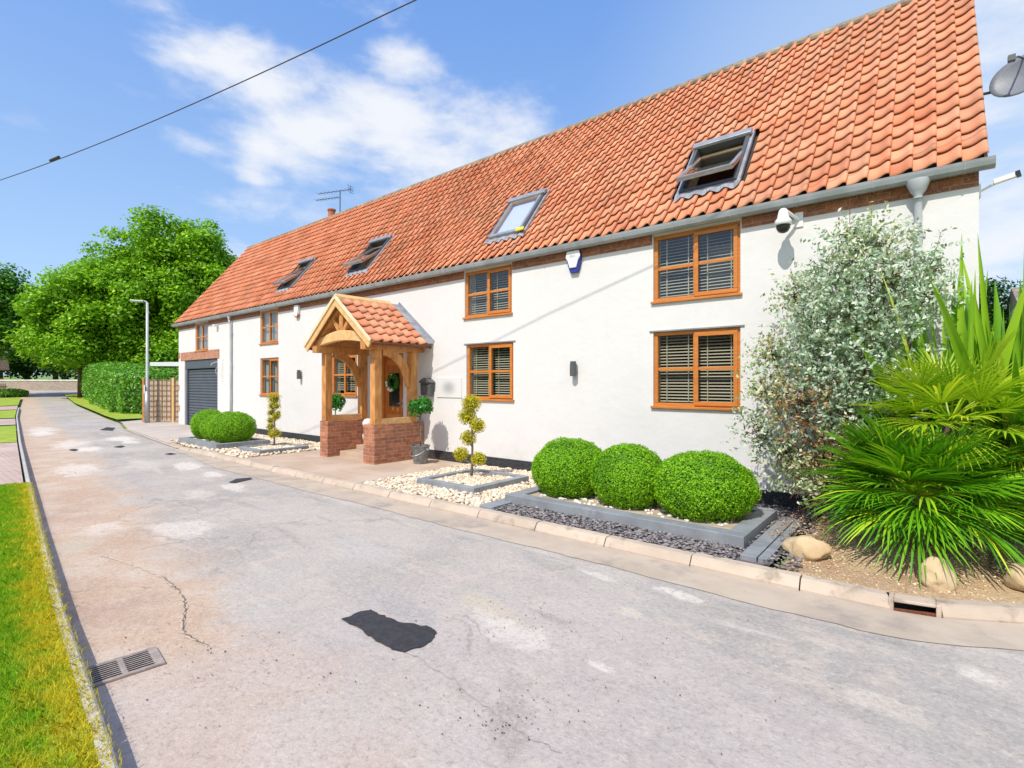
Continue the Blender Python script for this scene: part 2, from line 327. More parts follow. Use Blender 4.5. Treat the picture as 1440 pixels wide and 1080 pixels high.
def road_mat():
    m, nt, b, out = newmat('worn_asphalt'); N = NT(nt); pos = N.position()
    big = N.noise(.55, 5, .6); fine = N.noise(90, 3, .7); mid = N.noise(4, 6, .65); grit = N.noise(34, 5, .8)
    col = N.mix(N.smooth(big, .35, .65), (.345, .325, .31), (.44, .41, .385))
    col = N.mix(N.smooth(mid, .45, .75), col, (.50, .44, .39))
    sp = N.n('ShaderNodeSeparateXYZ'); N.l(pos, sp.inputs[0]); x, y = sp.outputs[0], sp.outputs[1]
    sv = N.vm('MULTIPLY', pos, (.5, 2.6, 1)); st = N.noise(1.6, 6, .65, vec=sv); col = N.mix(N.smooth(st, .55, .75), col, (.52, .475, .44)); col = N.mix(N.math('MULTIPLY', N.smooth(st, .44, .30), .6), col, (.30, .275, .265))
    # distance from the left kerb -> tan grit washed against the kerb
    kl = N.math('ADD', N.math('MULTIPLY', x, -.113), -7.68); dl = N.math('SUBTRACT', y, kl)
    dn = N.math('ADD', dl, N.math('MULTIPLY', N.math('SUBTRACT', N.noise(1.1, 5, .6), .5), 1.6))
    tan = N.mix(N.smooth(N.noise(2.2, 6, .65), .4, .62), (.52, .37, .26), (.56, .45, .36))
    tan = N.mix(N.smooth(N.noise(1.3, 5), .52, .7), tan, (.45, .32, .24))
    col = N.mix(N.math('MULTIPLY', N.smooth(dn, 1.45, .65), .85), col, tan)
    # newer smoother strip in the middle, rough coarse surface near the camera
    e = N.math('ADD', dl, N.math('MULTIPLY', N.noise(.9, 4), .25))
    near = N.math('MULTIPLY', N.smooth(x, -4.3, -3.4), N.smooth(N.math('SUBTRACT', y, N.math('MULTIPLY', x, -.30)), -4.72, -4.80))
    col = N.mix(N.math('MULTIPLY', near, .55), col, (.47, .42, .40))
    # tan near the right gutter
    def blob(cx, cy, rx, ry, rot, c, s=1., edge=.38, nf=5):
        nonlocal col
        v = N.vm('SUBTRACT', pos, (cx, cy, 0)); ca, sa = math.cos(rot), math.sin(rot)
        u = N.math('DIVIDE', N.vm('DOT_PRODUCT', v, (ca, sa, 0)), rx); w = N.math('DIVIDE', N.vm('DOT_PRODUCT', v, (-sa, ca, 0)), ry)
        d = N.math('SQRT', N.math('ADD', N.math('MULTIPLY', u, u), N.math('MULTIPLY', w, w)))
        d = N.math('ADD', d, N.math('MULTIPLY', N.math('SUBTRACT', nz[nf], .5), 2.8))
        col = N.mix(N.math('MULTIPLY', N.math('MULTIPLY', N.smooth(d, 1.+edge, 1.-edge), brk), s), col, c)
    brk = N.math('MULTIPLY_ADD', N.smooth(N.noise(19, 6, .75), .38, .54), .6, .4)
    nz = {5: N.noise(3.5, 6, .7), 2: N.noise(1.5, 5, .65)}
    W = (.66, .62, .57); T = (.52, .46, .37); D = (.33, .29, .26)
    for a in ROADBLOBS: blob(*a)
    col = N.mix(N.smooth(N.noise(6.5, 7, .75), .62, .74), col, (.58, .54, .50))
    col = N.mix(N.math('MULTIPLY', N.smooth(N.noise(14, 5, .7), .60, .68), .5), col, (.26, .235, .22))
    col = N.mix(N.math('MULTIPLY', N.smooth(grit, .5, .66), .38), col, (.62, .585, .55))
    col = N.mix(N.math('MULTIPLY', N.smooth(grit, .48, .34), .42), col, (.20, .18, .175))
    vo = N.n('ShaderNodeTexVoronoi', feature='DISTANCE_TO_EDGE'); vo.inputs['Scale'].default_value = .55
    N.l(N.vm('ADD', pos, N.vm('MULTIPLY', NVEC(N, 2.5), (.7, .7, 0))), vo.inputs['Vector'])
    crk = N.math('MULTIPLY', N.smooth(vo.outputs['Distance'], .010, .002), N.smooth(N.noise(.45, 3), .50, .58))
    col = N.mix(N.math('MULTIPLY', crk, .28), col, (.15, .12, .10))
    col = N.mix(1., col, (1.03, 1.0, .945), 'MULTIPLY')
    N.l(col, b.inputs['Base Color']); b.inputs['Roughness'].default_value = .9; b.inputs['Specular IOR Level'].default_value = .25
    h = N.math('ADD', N.math('MULTIPLY', grit, 1.), N.math('MULTIPLY', N.noise(7, 6, .7), 2.)); N.bump(h, .55, .012, b)
    return m
def NVEC(N, s):
    o = N.n('ShaderNodeTexNoise'); o.inputs['Scale'].default_value = s; o.inputs['Detail'].default_value = 4; N.l(N.position(), o.inputs['Vector']); return o.outputs['Color']
def G(px, py, z=RZ):
    """ground point seen at a pixel of the photograph"""
    r = FW+(px-720)/720*RT+UP*(539-py)/720; t = .5
    while t < 300 and CAM[2]+r[2]*t > z+rise(t): t += .01 if t < 12 else .05
    p = CAM+r*t; return float(p[0]), float(p[1])
W_ = (.70, .66, .61); T_ = (.50, .44, .35); D_ = (.30, .27, .25); R_ = (.42, .29, .21)
ROADBLOBS = []
for px, py, rx, ry, c, s in [(700, 865, .35, .12, T_, .7), (720, 888, .42, .14, W_, .5), (955, 837, .22, .07, W_, .75), (690, 850, .3, .1, T_, .5), (840, 810, .2, .05, W_, .55),
        (1235, 990, .2, .12, (.56, .50, .43), .7), (845, 938, .09, .04, W_, .6), (890, 862, .12, .06, (.60, .53, .44), .8), (1375, 950, .12, .1, W_, .6), (780, 872, .14, .05, D_, .6), (520, 770, .5, .25, (.45, .43, .42), .6),
        (250, 745, .5, .3, W_, .6), (150, 745, .35, .25, W_, .55), (110, 660, .9, .35, W_, .7), (200, 655, .8, .3, (.6, .55, .5), .5), (100, 625, 1.2, .4, W_, .7), (60, 605, 1.6, .4, W_, .7),
        (125, 632, .7, .25, W_, .9), (170, 617, .9, .35, W_, .9), (185, 622, .5, .2, W_, .8), (60, 610, 1.2, .35, W_, .9), (265, 655, .7, .22, W_, .8), (300, 667, .35, .15, W_, .8), (330, 685, .4, .15, W_, .7), (280, 695, .4, .2, (.6, .56, .5), .6),
        (160, 760, .5, .4, R_, .5), (120, 700, .9, .35, R_, .45), (105, 830, .45, .3, R_, .5), (150, 860, .35, .2, R_, .45), (105, 768, .35, .18, T_, .8), (720, 1010, .12, .35, D_, .7), (660, 970, .15, .1, D_, .35), (560, 850, .5, .12, (.33, .32, .33), .6), (330, 640, 1.5, .4, (.5, .45, .38), .5), (210, 590, 2.5, .5, (.45, .4, .36), .4)]:
    x_, y_ = G(px, py); ROADBLOBS.append((x_, y_, rx, ry, .7 if px == 720 and py > 1000 else -.15, c, s))
road_m = road_mat()
xs = [12, 9, 7, 6, 5, 4, 3, 2, 1.5, 1, .5]+list(np.arange(0, -30, -.5))+list(np.arange(-30, -84, -2))
def rz(x, y):
    a, b = kerbL(x), kerbR(x); t = (y-a)/(b-a); return RZ+.05*math.sin(PI*min(max(t, 0), 1))*(1 if x > -40 else 1)
def klo(x): return kerbL(x)-.05 if x > -50 else kerbL(x)-.05-(-50-x)*.8
def khi(x): return kerbR(x)+.0 if x > -58 else kerbR(x)+(-58-x)*1.3
o = strip('road', xs, klo, khi, RZ, road_m, 8)
# concrete channel beside the right kerb
chan_m = mat('channel_concrete', (.50, .41, .32), (.43, .35, .27), scale=2.4, rough=.9, bump=.5, bscale=50, bdist=.005, c3=(.34, .28, .235), s3=2.6)
strip('drainage_channel', list(np.arange(3.2, -17, -.15)), lambda x: kerbR(x)-.52+.018*math.sin(x*1.7)+.010*math.sin(x*7.1)+.006*math.sin(x*19.7)+(max(0, -12-x)*.09), lambda x: kerbR(x), RZ+.006, chan_m, 3)
# crossing street in front of the stone wall
def quad_strip(name, pts, z, m, kind='structure', gzf=True):
    V = [(x, y, z+(gz(x, y) if gzf else 0)) for x, y in pts]; o = nmesh(name, V, [tuple(range(len(V)))], m); return tag(o, kind=kind)
# fresh black asphalt patches
patch_m = mat('fresh_asphalt', (.028, .026, .030), (.046, .043, .046), scale=30, rough=.8, bump=.7, bscale=120, bdist=.006)
def patch(pix, zz=.01, n=6):
    P = [np.array(G(*p)) for p in pix]; out = []
    for i, p in enumerate(P):
        q = P[(i+1) % len(P)]; L = np.linalg.norm(q-p)
        for k in range(n): t = k/n; w = p+(q-p)*t; out.append(w+rng.normal(0, .012*min(1, L*3), 2))
    c = np.mean(out, 0); V = [(c[0], c[1], RZ+zz+.004)]+[(p[0], p[1], RZ+zz) for p in out]; k = len(out)
    V = [(v[0], v[1], v[2]+gz(v[0], v[1])) for v in V]
    tag(nmesh('asphalt_patch', V, [(0, 1+i, 1+(i+1) % k) for i in range(k)], patch_m), kind='structure')
patch([(479, 872), (492, 869), (505, 862), (521, 859), (540, 868), (562, 876), (600, 882), (612, 888), (614, 893), (606, 903), (595, 911), (568, 919), (552, 915), (530, 903), (505, 885)])
patch([(322, 679), (332, 674), (352, 672), (355, 674), (342, 677), (330, 680)], n=2)
patch([(96, 633), (104, 632), (112, 633), (104, 635)], n=2)
patch([(160, 629), (170, 627), (177, 628), (170, 630)], n=2)
patch([(231, 639), (240, 637.5), (248, 639), (240, 640)], n=2)
patch([(140, 605), (158, 606), (162, 602), (150, 601)], n=2)
# long crack in the surface
crack_m = mat('crack_fill', (.13, .10, .085), (.28, .22, .17), scale=20, rough=.95)
crack_l = mat('crack_sand', (.56, .43, .32), (.50, .38, .29), scale=20, rough=.95)
def crack(pix, w, m, zz, name='road_crack'):
    P = [np.array(G(*p)) for p in pix]; pts = []
    for i in range(len(P)-1):
        L = np.linalg.norm(P[i+1]-P[i]); n = max(2, int(L/.03))
        for k in range(n): pts.append(P[i]+(P[i+1]-P[i])*k/n+rng.normal(0, .007, 2))
    V = []
    for i, p in enumerate(pts):
        d = pts[min(i+1, len(pts)-1)]-pts[max(i-1, 0)]; d = d/max(np.linalg.norm(d), 1e-6); nn = np.array((-d[1], d[0])); ww = w*rng.uniform(.15, 1)
        for s in (-1, 1): q = p+nn*s*ww; V.append((q[0], q[1], RZ+zz))
    tag(nmesh(name, V, [(2*i, 2*i+1, 2*i+3, 2*i+2) for i in range(len(pts)-1)], m), kind='structure')
ck = [(143, 781), (170, 790), (200, 800), (228, 812), (248, 828), (260, 846), (262, 855), (257, 870), (257, 888), (268, 899), (282, 905), (296, 912)]
crack(ck, .02, crack_l, .005); crack(ck[3:], .007, crack_m, .009)
crack([(570, 919), (588, 926), (600, 935), (622, 948), (640, 962), (668, 985), (690, 1000), (716, 1020), (740, 1035), (800, 1068)], .004, mat('dark_seam', (.28, .25, .225), (.40, .37, .34), scale=30, rough=.95), .005)
# loose grit on the road
P = []
for px, py, n, sp in [(230, 910, 40, 60), (1000, 700, 0, 1), (700, 1010, 60, 50), (690, 870, 26, 50), (780, 880, 22, 30), (600, 960, 40, 160), (300, 930, 40, 90), (950, 960, 40, 200)]:
    for _ in range(n):
        a, b = px+random.gauss(0, sp), py+random.gauss(0, sp*.4)
        if b > 640: x_, y_ = G(a, b); P.append((x_, y_, RZ+.008))
P = np.array([p for p in P if kerbL(p[0])+.1 < p[1] < kerbR(p[0])-.1])
grit_m = mat('grit_stone', (.10, .085, .075), (.3, .26, .22), scale=3, rough=.9, island=.8)
tag(scatter(ICO1, P, rng.uniform(.002, .0055, len(P)), grit_m, 'grit'), 'loose dark grit scattered over the worn road', 'grit', kind='stuff')

# kerbs
kerb_m = mat('kerb_concrete', (.54, .44, .34), (.47, .38, .295), scale=3, rough=.88, bump=.5, bscale=45, bdist=.006, c3=(.30, .24, .18), s3=5, island=.16)
KT = -.03
def kerbstones():
    mb = MB(); x = .07; cuts = [.07]
    while x > -16.3: x -= .965; cuts.append(x)
    segs = [(cuts[i], cuts[i+1]) for i in range(len(cuts)-1)]
    segs = [s for s in segs if not (s[0] < .08 and s[1] > -.95 and False)]
    allseg = []
    for a, b in segs:
        if abs(a-.07) < .01: allseg += [(-.250, b)]
        else: allseg.append((a, b))
    allseg += [(3.0, 2.1), (2.1, 1.2), (1.2, .07)]
    prof = [(0, RZ-.1), (0, RZ+.02), (.03, KT-.035), (.045, KT-.01), (.07, KT), (.17, KT), (.17, RZ-.1)]
    for a, b in allseg:
        a2, b2 = a-.006, b+.006; n = max(3, int((a2-b2)/.18)); V = []; k = len(prof); jz = random.gauss(0, .003)
        for i in range(n):
            xx = a2+(b2-a2)*i/(n-1); yy = kerbR(xx); drop = min(1, max(0, (-14.9-xx)/1.4))
            dy = (kerbR(xx+.05)-kerbR(xx-.05))/.1; nl = math.hypot(1, dy)
            for (q, z) in prof: V.append((xx-dy/nl*q, yy+q/nl, z+jz-drop*.07*(z > RZ)))
        F = [tuple(range(k)), tuple((n-1)*k+i for i in range(k))[::-1]]
        for i in range(n-1):
            for j in range(k-1): F.append((i*k+j, (i+1)*k+j, (i+1)*k+j+1, i*k+j+1))
        mb.add(V, F)
    o = mb.build('kerb', kerb_m, smooth=False); tag(o, kind='structure')
kerbstones()
# kerb inlet (stone with a rusty slot)
ki = thing('kerb_inlet', 'concrete kerb drain with a dark rusty slot near the palm bed', 'drain', (-.1, -2.8, RZ))
def y_(x, q): return kerbR(x)+q
mb = MB(); x0, x1 = -.268, .066
for (a, b, z0, z1) in [(x0, x0+.035, RZ-.1, KT-.003), (x1-.035, x1, RZ-.1, KT-.003), (x0+.035, x1-.035, KT-.03, KT-.003)]:
    mb.prism([(a, y_(a, .012)), (b, y_(b, .012)), (b, y_(b, .165)), (a, y_(a, .165))], 2, z0, z1)
mb.build('inlet_stone', kerb_m, ki, bevel=.008)
mb = MB(); mb.prism([(x0+.036, y_(x0, .03)), (x1-.036, y_(x1, .03)), (x1-.036, y_(x1, .04)), (x0+.036, y_(x0, .04))], 2, RZ-.05, RZ+.02); mb.build('rusty_lip', M['rust'], ki)
mb = MB(); mb.prism([(x0+.036, y_(x0, .12)), (x1-.036, y_(x1, .12)), (x1-.036, y_(x1, .16)), (x0+.036, y_(x0, .16))], 2, RZ-.1, KT-.031); mb.build('slot_shade_plate', M['dark'], ki)  # near-black plate paints the shade inside the slot
# dropped kerb line by the drive
strip('kerb_line', list(np.arange(-16.3, -25, -.4)), lambda x: kerbR(x)-.02, lambda x: kerbR(x)+.10, RZ+.02, kerb_m, 2)
# left kerb
lk_m = mat('left_kerb_concrete', (.52, .50, .48), (.42, .38, .33), scale=6, rough=.9, bump=.5, bscale=40, bdist=.006)
mb = MB(); xx = 5.
while xx > -44:
    L = .91; a, b = xx, xx-L+.008
    z1 = 0. if xx > -30 else 0.
    V = []
    for x in (a, b):
        y = kerbL(x); g = gz(x, y)
        V += [(x, y, RZ-.1+g), (x, y-.006, g-.012), (x, y-.02, g), (x, y-.065, g), (x, y-.065, RZ-.1+g)]
    mb.add(V, [(0, 1, 2, 3, 4), (9, 8, 7, 6, 5)]+[(i, i+5, i+6, i+1) for i in range(4)])
    xx -= L
tag(mb.build('left_kerb', lk_m), kind='structure')
# paving on the house side
def paving_mat(name, c1, c2, c3, bw=.2, bh=.1):
    m, nt, b, out = newmat(name); N = NT(nt)
    t = N.n('ShaderNodeTexBrick'); N.l(N.position(), t.inputs['Vector']); t.inputs['Scale'].default_value = 1
    t.inputs['Brick Width'].default_value = bw; t.inputs['Row Height'].default_value = bh; t.inputs['Mortar Size'].default_value = .004
    t.inputs['Color1'].default_value = c4(c1); t.inputs['Color2'].default_value = c4(c2); t.inputs['Mortar'].default_value = c4(tuple(x*.5 for x in c1))
    col = N.mix(N.smooth(N.noise(1.2, 5), .4, .7), t.outputs['Color'], c3)
    N.l(col, b.inputs['Base Color']); b.inputs['Roughness'].default_value = .9
    N.bump(N.math('ADD', N.math('MULTIPLY', t.outputs['Fac'], -1), N.noise(60, 4)), .4, .005, b); return m
pav_m = paving_mat('paving_slabs', (.50, .37, .27), (.43, .32, .235), (.53, .42, .33), .6, .45)
drv_m = paving_mat('drive_concrete', (.47, .41, .36), (.44, .38, .33), (.54, .47, .40), 2.4, 2.4)
PZ = -.045
def back(x): return .0
strip('pavement', [-7.66]+list(np.arange(-8, -12.4, -.5))+[-12.4], lambda x: kerbR(x)+.165, lambda x: -.0, PZ, pav_m, 2)
strip('driveway', list(np.arange(-17.75, -25.6, -.5))+[-26, -27, -28.5, -31], lambda x: kerbR(x)+.09, lambda x: 0. if x > -25.3 else 1.5, lambda x, y: PZ if y > kerbR(x)+.3 else RZ+.03, drv_m, 4)
# planted bed soil under pebbles/slate
bed_m = mat('bed_soil', (.50, .41, .30), (.40, .31, .22), scale=5, rough=.95, bump=.6, bscale=30)
strip('gravel_bed', list(np.arange(-4.88, -7.7, -.4))+[-7.7], lambda x: kerbR(x)+.165, lambda x: .0, -.055, bed_m, 2)
strip('gravel_bed', [-12.38]+list(np.arange(-12.5, -18.1, -.4)), lambda x: kerbR(x)+.06, lambda x: .0, lambda x, y: -.055 if y > kerbR(x)+.3 or x > -14.8 else RZ+.01, bed_m, 8)
slate_bed = mat('slate_base', (.12, .10, .10), (.17, .14, .14), scale=15, rough=.9)
strip('slate_bed', list(np.arange(-1.2, -4.9, -.4))+[-4.88], lambda x: kerbR(x)+.165, lambda x: .0, -.05, slate_bed, 2)
def soil_m():
    m, nt, b, out = newmat('sandy_soil'); N = NT(nt)
    col = N.mix(N.smooth(N.noise(1.4, 5), .38, .66), (.52, .36, .20), (.42, .255, .14))
    col = N.mix(N.smooth(N.noise(40, 5, .7), .5, .7), col, (.68, .56, .38)); col = N.mix(N.math('MULTIPLY', N.smooth(N.noise(25, 5, .7), .55, .7), .6), col, (.25, .16, .09))
    N.l(col, b.inputs['Base Color']); b.inputs['Roughness'].default_value = .95; N.bump(N.noise(35, 6, .75), 1., .02, b); return m
SOIL = soil_m()
def soilz(x, y): return -.04+.16*min(1, max(0, (y-kerbR(x)-.3)/1.2))*min(1, max(0, (x+1.2)/.8))+.01*math.sin(x*9)*math.sin(y*8)
strip('soil_bed', list(np.arange(7, -1.25, -.15)), lambda x: kerbR(x)+.165, lambda x: 9. if x > .5 else .0, soilz, SOIL, 14)
# left side: lawn, drive, lawn
lawn_m = None
def lawn_mat():
    m, nt, b, out = newmat('lawn_turf'); N = NT(nt)
    sp = N.n('ShaderNodeSeparateXYZ'); N.l(N.position(), sp.inputs[0])
    d = N.math('SUBTRACT', N.math('ADD', N.math('MULTIPLY', sp.outputs[0], -.113), -7.68), sp.outputs[1])
    d = N.math('ADD', d, N.math('MULTIPLY', N.math('SUBTRACT', N.noise(5, 5, .6), .5), .8))
    g = N.n('ShaderNodeNewGeometry')
    c = N.mix(N.smooth(d, .10, .42), (.74, .62, .03), (.24, .52, .012))
    c = N.mix(N.math('MULTIPLY', N.smooth(g.outputs['Random Per Island'], .4, 1.), .5), c, (.58, .62, .05))
    c = N.mix(N.smooth(d, -.10, -.22), c, (.56, .42, .20))
    N.l(c, b.inputs['Base Color']); b.inputs['Roughness'].default_value = .7; b.inputs['Specular IOR Level'].default_value = .2
    t = N.n('ShaderNodeBsdfTranslucent'); N.l(c, t.inputs[0]); mx = N.n('ShaderNodeMixShader'); mx.inputs[0].default_value = .3
    N.l(b.outputs[0], mx.inputs[1]); N.l(t.outputs[0], mx.inputs[2]); N.l(mx.outputs[0], out.inputs[0]); return m
LAWN = lawn_mat()
back_m = mat('verge_grass', (.40, .42, .04), (.20, .36, .02), scale=2.5, rough=.95, bump=.6, bscale=25, bdist=.03)
strip('lawn_ground', list(np.arange(6, -11.9, -.5))+[-11.95], lambda x: kerbL(x)-9, lambda x: kerbL(x)-.06, -.012, back_m, 6)
brickp = paving_mat('pink_block_paving', (.50, .37, .31), (.45, .32, .26), (.56, .44, .37))
strip('left_driveway', list(np.arange(-11.95, -20.6, -.5)), lambda x: kerbL(x)-12, lambda x: kerbL(x)-.1, 0., brickp, 3)
strip('left_verge', list(np.arange(-20.4, -29, -1)), lambda x: kerbL(x)-14, lambda x: kerbL(x)-.1, .01, back_m, 3)
strip('left_path', list(np.arange(-29, -34.6, -1)), lambda x: kerbL(x)-14, lambda x: kerbL(x)-.1, .01, brickp, 3)
strip('left_verge', list(np.arange(-34.5, -42, -1)), lambda x: kerbL(x)-14, lambda x: kerbL(x)-.1, .02, back_m, 3)
strip('left_path', list(np.arange(-42, -47, -1)), lambda x: kerbL(x)-14, lambda x: kerbL(x)-.1, .02, brickp, 3)
strip('left_verge', list(np.arange(-46.5, -60, -1.5)), lambda x: kerbL(x)-14, lambda x: kerbL(x)-.1, .03, back_m, 3)
# right verge by the hedge
strip('right_verge', [-29.2, -31, -33, -35.8, -38, -42, -46, -50, -54, -58, -62], lambda x: kerbR(x)-.05, lambda x: kerbR(x)+(3. if x < -33 else 1.4), .03, back_m, 4)
def grass(n, xr, dr, h, w, name, label, dens_pow=1.):
    x = rng.uniform(xr[0], xr[1], n); d = dr[0]+(dr[1]-dr[0])*rng.uniform(0, 1, n)**dens_pow
    k = np.array([kerbL(a) for a in x]); y = k-d
    z = np.full(n, -.015); B = np.stack([x, y, z], 1)
    ang = rng.uniform(0, 2*PI, n); T = np.stack([np.cos(ang), np.sin(ang), 0*ang], 1)
    H = h*rng.uniform(.45, 1.25, n)*(1-.45*np.exp(-d*8)); lean = rng.normal(0, .45, (n, 2))
    tip = B+np.stack([lean[:, 0]*H, lean[:, 1]*H, H], 1); mid = B+np.stack([lean[:, 0]*H*.3, lean[:, 1]*H*.3, H*.6], 1)
    W = (w*rng.uniform(.6, 1.3, n))[:, None]
    V = np.stack([B-T*W, B+T*W, mid+T*W*.75, tip, mid-T*W*.75], 1).reshape(-1, 3)
    F = np.arange(5*n).reshape(-1, 5)
    return tag(nmesh(name, V, F, LAWN), label, 'grass', kind='stuff')
grass(95000, (-6.5, 1.), (.025, .95), .05, .0022, 'lawn_grass', 'short yellow green lawn grass along the left kerb')
grass(2600, (-11.9, 1.), (-.008, .055), .065, .0018, 'verge_tufts', 'dry straw coloured grass tufts spilling over the left kerb')
grass(60000, (-11.95, -6.5), (.03, 1.6), .05, .0045, 'lawn_grass', 'short yellow green lawn grass stretching away beside the left kerb')
# drain grating by the left kerb
gx, gy = -4.02, -7.04
ga = math.atan(-.1)
dg = thing('drain_grate', 'worn iron drain grate in the road by the left kerb', 'drain', (gx, gy, RZ+.004))
def lg(mb_, x0, x1, y0, y1, z0, z1):
    V = []
    c, s = math.cos(ga), math.sin(ga)
    for z in (z0, z1):
        for y in (y0, y1):
            for x in (x0, x1): V.append((gx+x*c-y*s, gy+x*s+y*c, RZ+.004+z))
    mb_.add(V, [(0, 2, 3, 1), (4, 5, 7, 6), (0, 1, 5, 4), (2, 6, 7, 3), (0, 4, 6, 2), (1, 3, 7, 5)])
mb = MB(); LW, LD = .125, .155
for a in [(-LW-.02, LW+.02, -LD-.09, -LD, 0, .012), (-LW-.02, LW+.02, LD, LD+.05, 0, .012), (-LW-.02, -LW, -LD, LD, 0, .012), (LW, LW+.02, -LD, LD, 0, .012), (-LW, LW, -.015, .015, 0, .012)]: lg(mb, *a)
mb.build('grate_frame', M['grate'], dg)
mb = MB()
for i in range(9):
    x = -LW+.010+i*(2*LW-.020)/8
    for (a, b) in ((-LD, -.015), (.015, LD)): lg(mb, x-.0050, x+.0050, a, b, .008, .0105)
mb.build('grate_bars', M['grate'], dg)
mb = MB(); lg(mb, -LW, LW, -LD, LD, .0, .0015); mb.build('pit_shade_sheet', mat('pit_shade_black', (.002, .002, .002), rough=1., spec=0), dg)  # flat black sheet, paints the darkness of a deep pit

# pebbles & slate chips
def rects(n, X, Y, holes, z, zj=.01):
    P = np.stack([rng.uniform(*X, n), rng.uniform(*Y, n), z+rng.uniform(-.5, 1, n)*zj], 1)
    P = P[[not any(h[0] < p[0] < h[1] and h[2] < p[1] < h[3] for h in holes) and p[1] > kerbR(p[0])+.17 for p in P]]; return P
SQ = (-6.85, -5.5, -2.22, -.80)
P = rects(5200, (-7.62, -4.92), (-2.85, -.04), [SQ], -.035, .02)
tag(scatter(ICO1, P, rng.uniform(.018, .042, len(P)), M['pebble'], 'pebbles', flat=.6), 'cream pebbles around the square timber planter right of the porch', 'pebbles', kind='stuff')
P = rects(700, (SQ[0]+.2, SQ[1]-.2), (SQ[2]+.2, SQ[3]-.2), [], .03, .015)
tag(scatter(ICO1, P, rng.uniform(.018, .04, len(P)), M['pebble'], 'pebbles', flat=.6), 'cream pebbles inside the square planter right of the porch', 'pebbles', kind='stuff')
SL = (-13.85, -12.62, -2.25, -.98)
LP = (-17.0, -14.3, -2.6, -1.2)
P = rects(5200, (-17.75, -12.42), (-2.75, -.04), [SL, LP], -.035, .025)
tag(scatter(ICO1, P, rng.uniform(.025, .05, len(P)), M['pebble'], 'pebbles', flat=.6), 'cream pebbles around the planters left of the porch', 'pebbles', kind='stuff')
P = rects(500, (SL[0]+.2, SL[1]-.2), (SL[2]+.2, SL[3]-.2), [], .03, .015)
tag(scatter(ICO1, P, rng.uniform(.02, .045, len(P)), M['pebble'], 'pebbles', flat=.6), 'cream pebbles inside the square planter left of the porch', 'pebbles', kind='stuff')
BP = (-4.80, -1.52, -2.30, -.78)
P = rects(9000, (-4.64, -1.50), (-2.8, -.04), [BP], -.03, .015)
P2 = rects(260, (-1.24, -.95), (-2.7, -.2), [], -.01, .01)
tag(scatter(ICO1, np.vstack([P, P2]), rng.uniform(.012, .034, len(P)+len(P2)), M['slate'], 'slate_chips', flat=.28, smooth=False), 'purple grey slate chips between the kerb and the long planter', 'slate chips', kind='stuff')
P = rects(260, (BP[0]+.3, BP[1]-.3), (BP[2]+.35, BP[3]-.25), [], .05, .015)
tag(scatter(ICO1, P, rng.uniform(.02, .045, len(P)), M['whitestone'], 'pebbles', flat=.6), 'white pebbles under the three box balls in the long planter', 'pebbles', kind='stuff')
P = rects(300, (LP[0]+.3, LP[1]-.3), (LP[2]+.25, LP[3]-.25), [], .06, .015)
tag(scatter(ICO1, P, rng.uniform(.03, .06, len(P)), M['whitestone'], 'pebbles', flat=.6), 'white pebbles under the box balls by the garage', 'pebbles', kind='stuff')
P = np.array([(x, y, soilz(x, y)+.004) for x, y in zip(rng.uniform(-1.15, 2.5, 5200), rng.uniform(-2.75, -.3, 5200)) if y > kerbR(x)+.19])
gv = mat('fine_gravel', (.66, .53, .34), (.46, .33, .2), scale=4, rough=.9, island=.8)
tag(scatter(ICO1, P, rng.uniform(.005, .014, len(P)), gv, 'fine_gravel', flat=.6), 'fine sandy gravel in front of the palms and rocks', 'gravel', kind='stuff')

# timber edgings
def frame_planter(r, w, h, label, group=None, fill=.03, double=False, z0=-.07):
    x0, x1, y0, y1 = r; t = thing('timber_planter', label, 'planter', ((x0+x1)/2, (y0+y1)/2, -.05), group)
    z1 = h
    for nm, a in (('front_board', (x0, x1, y0, y0+w)), ('back_board', (x0, x1, y1-w, y1)), ('side_board', (x0, x0+w, y0+w+.003, y1-w-.003)), ('side_board', (x1-w, x1, y0+w+.003, y1-w-.003))):
        MB().box(*a, z0, z1).build(nm, M['greywood'], t, bevel=.006)
        if double:   # a second narrower board lying along the inside
            pass
    MB().box(x0+w+.002, x1-w-.002, y0+w+.002, y1-w-.002, z0, fill).build('soil', bed_m, t)
    return t
frame_planter(BP, .20, .085, 'long grey timber planter holding three large box balls beside the kerb', 'grey timber planters', .05)
frame_planter(SQ, .13, .065, 'square grey timber planter with pebbles and the tree right of the porch', 'grey timber planters')
frame_planter(SL, .13, .065, 'square grey timber planter with pebbles and the tree left of the porch', 'grey timber planters')
frame_planter(LP, .18, .12, 'grey timber planter under three box balls in front of the garage', 'grey timber planters', .05)
def board(x0, x1, y0, y1, z1, label, rot=0):
    o = MB().box(x0, x1, y0, y1, -.07, z1).build('timber_board', M['greywood'], bevel=.004); return tag(o, label, 'edging board', 'edging boards')
board(-1.47, -1.32, -2.62, -.75, .0, 'wide grey board laid flat between the slate chips and sandy soil')
board(-1.31, -1.22, -2.60, -.75, -.005, 'narrow grey board beside the rocks, right of the wide flat board')
board(-4.90, -4.66, -2.74, -.9, -.005, 'flat grey board between the cream pebbles and the slate chips')
board(-7.70, -7.62, -2.76, -.05, -.028, 'thin dark board edging the porch paving against the pebbles')

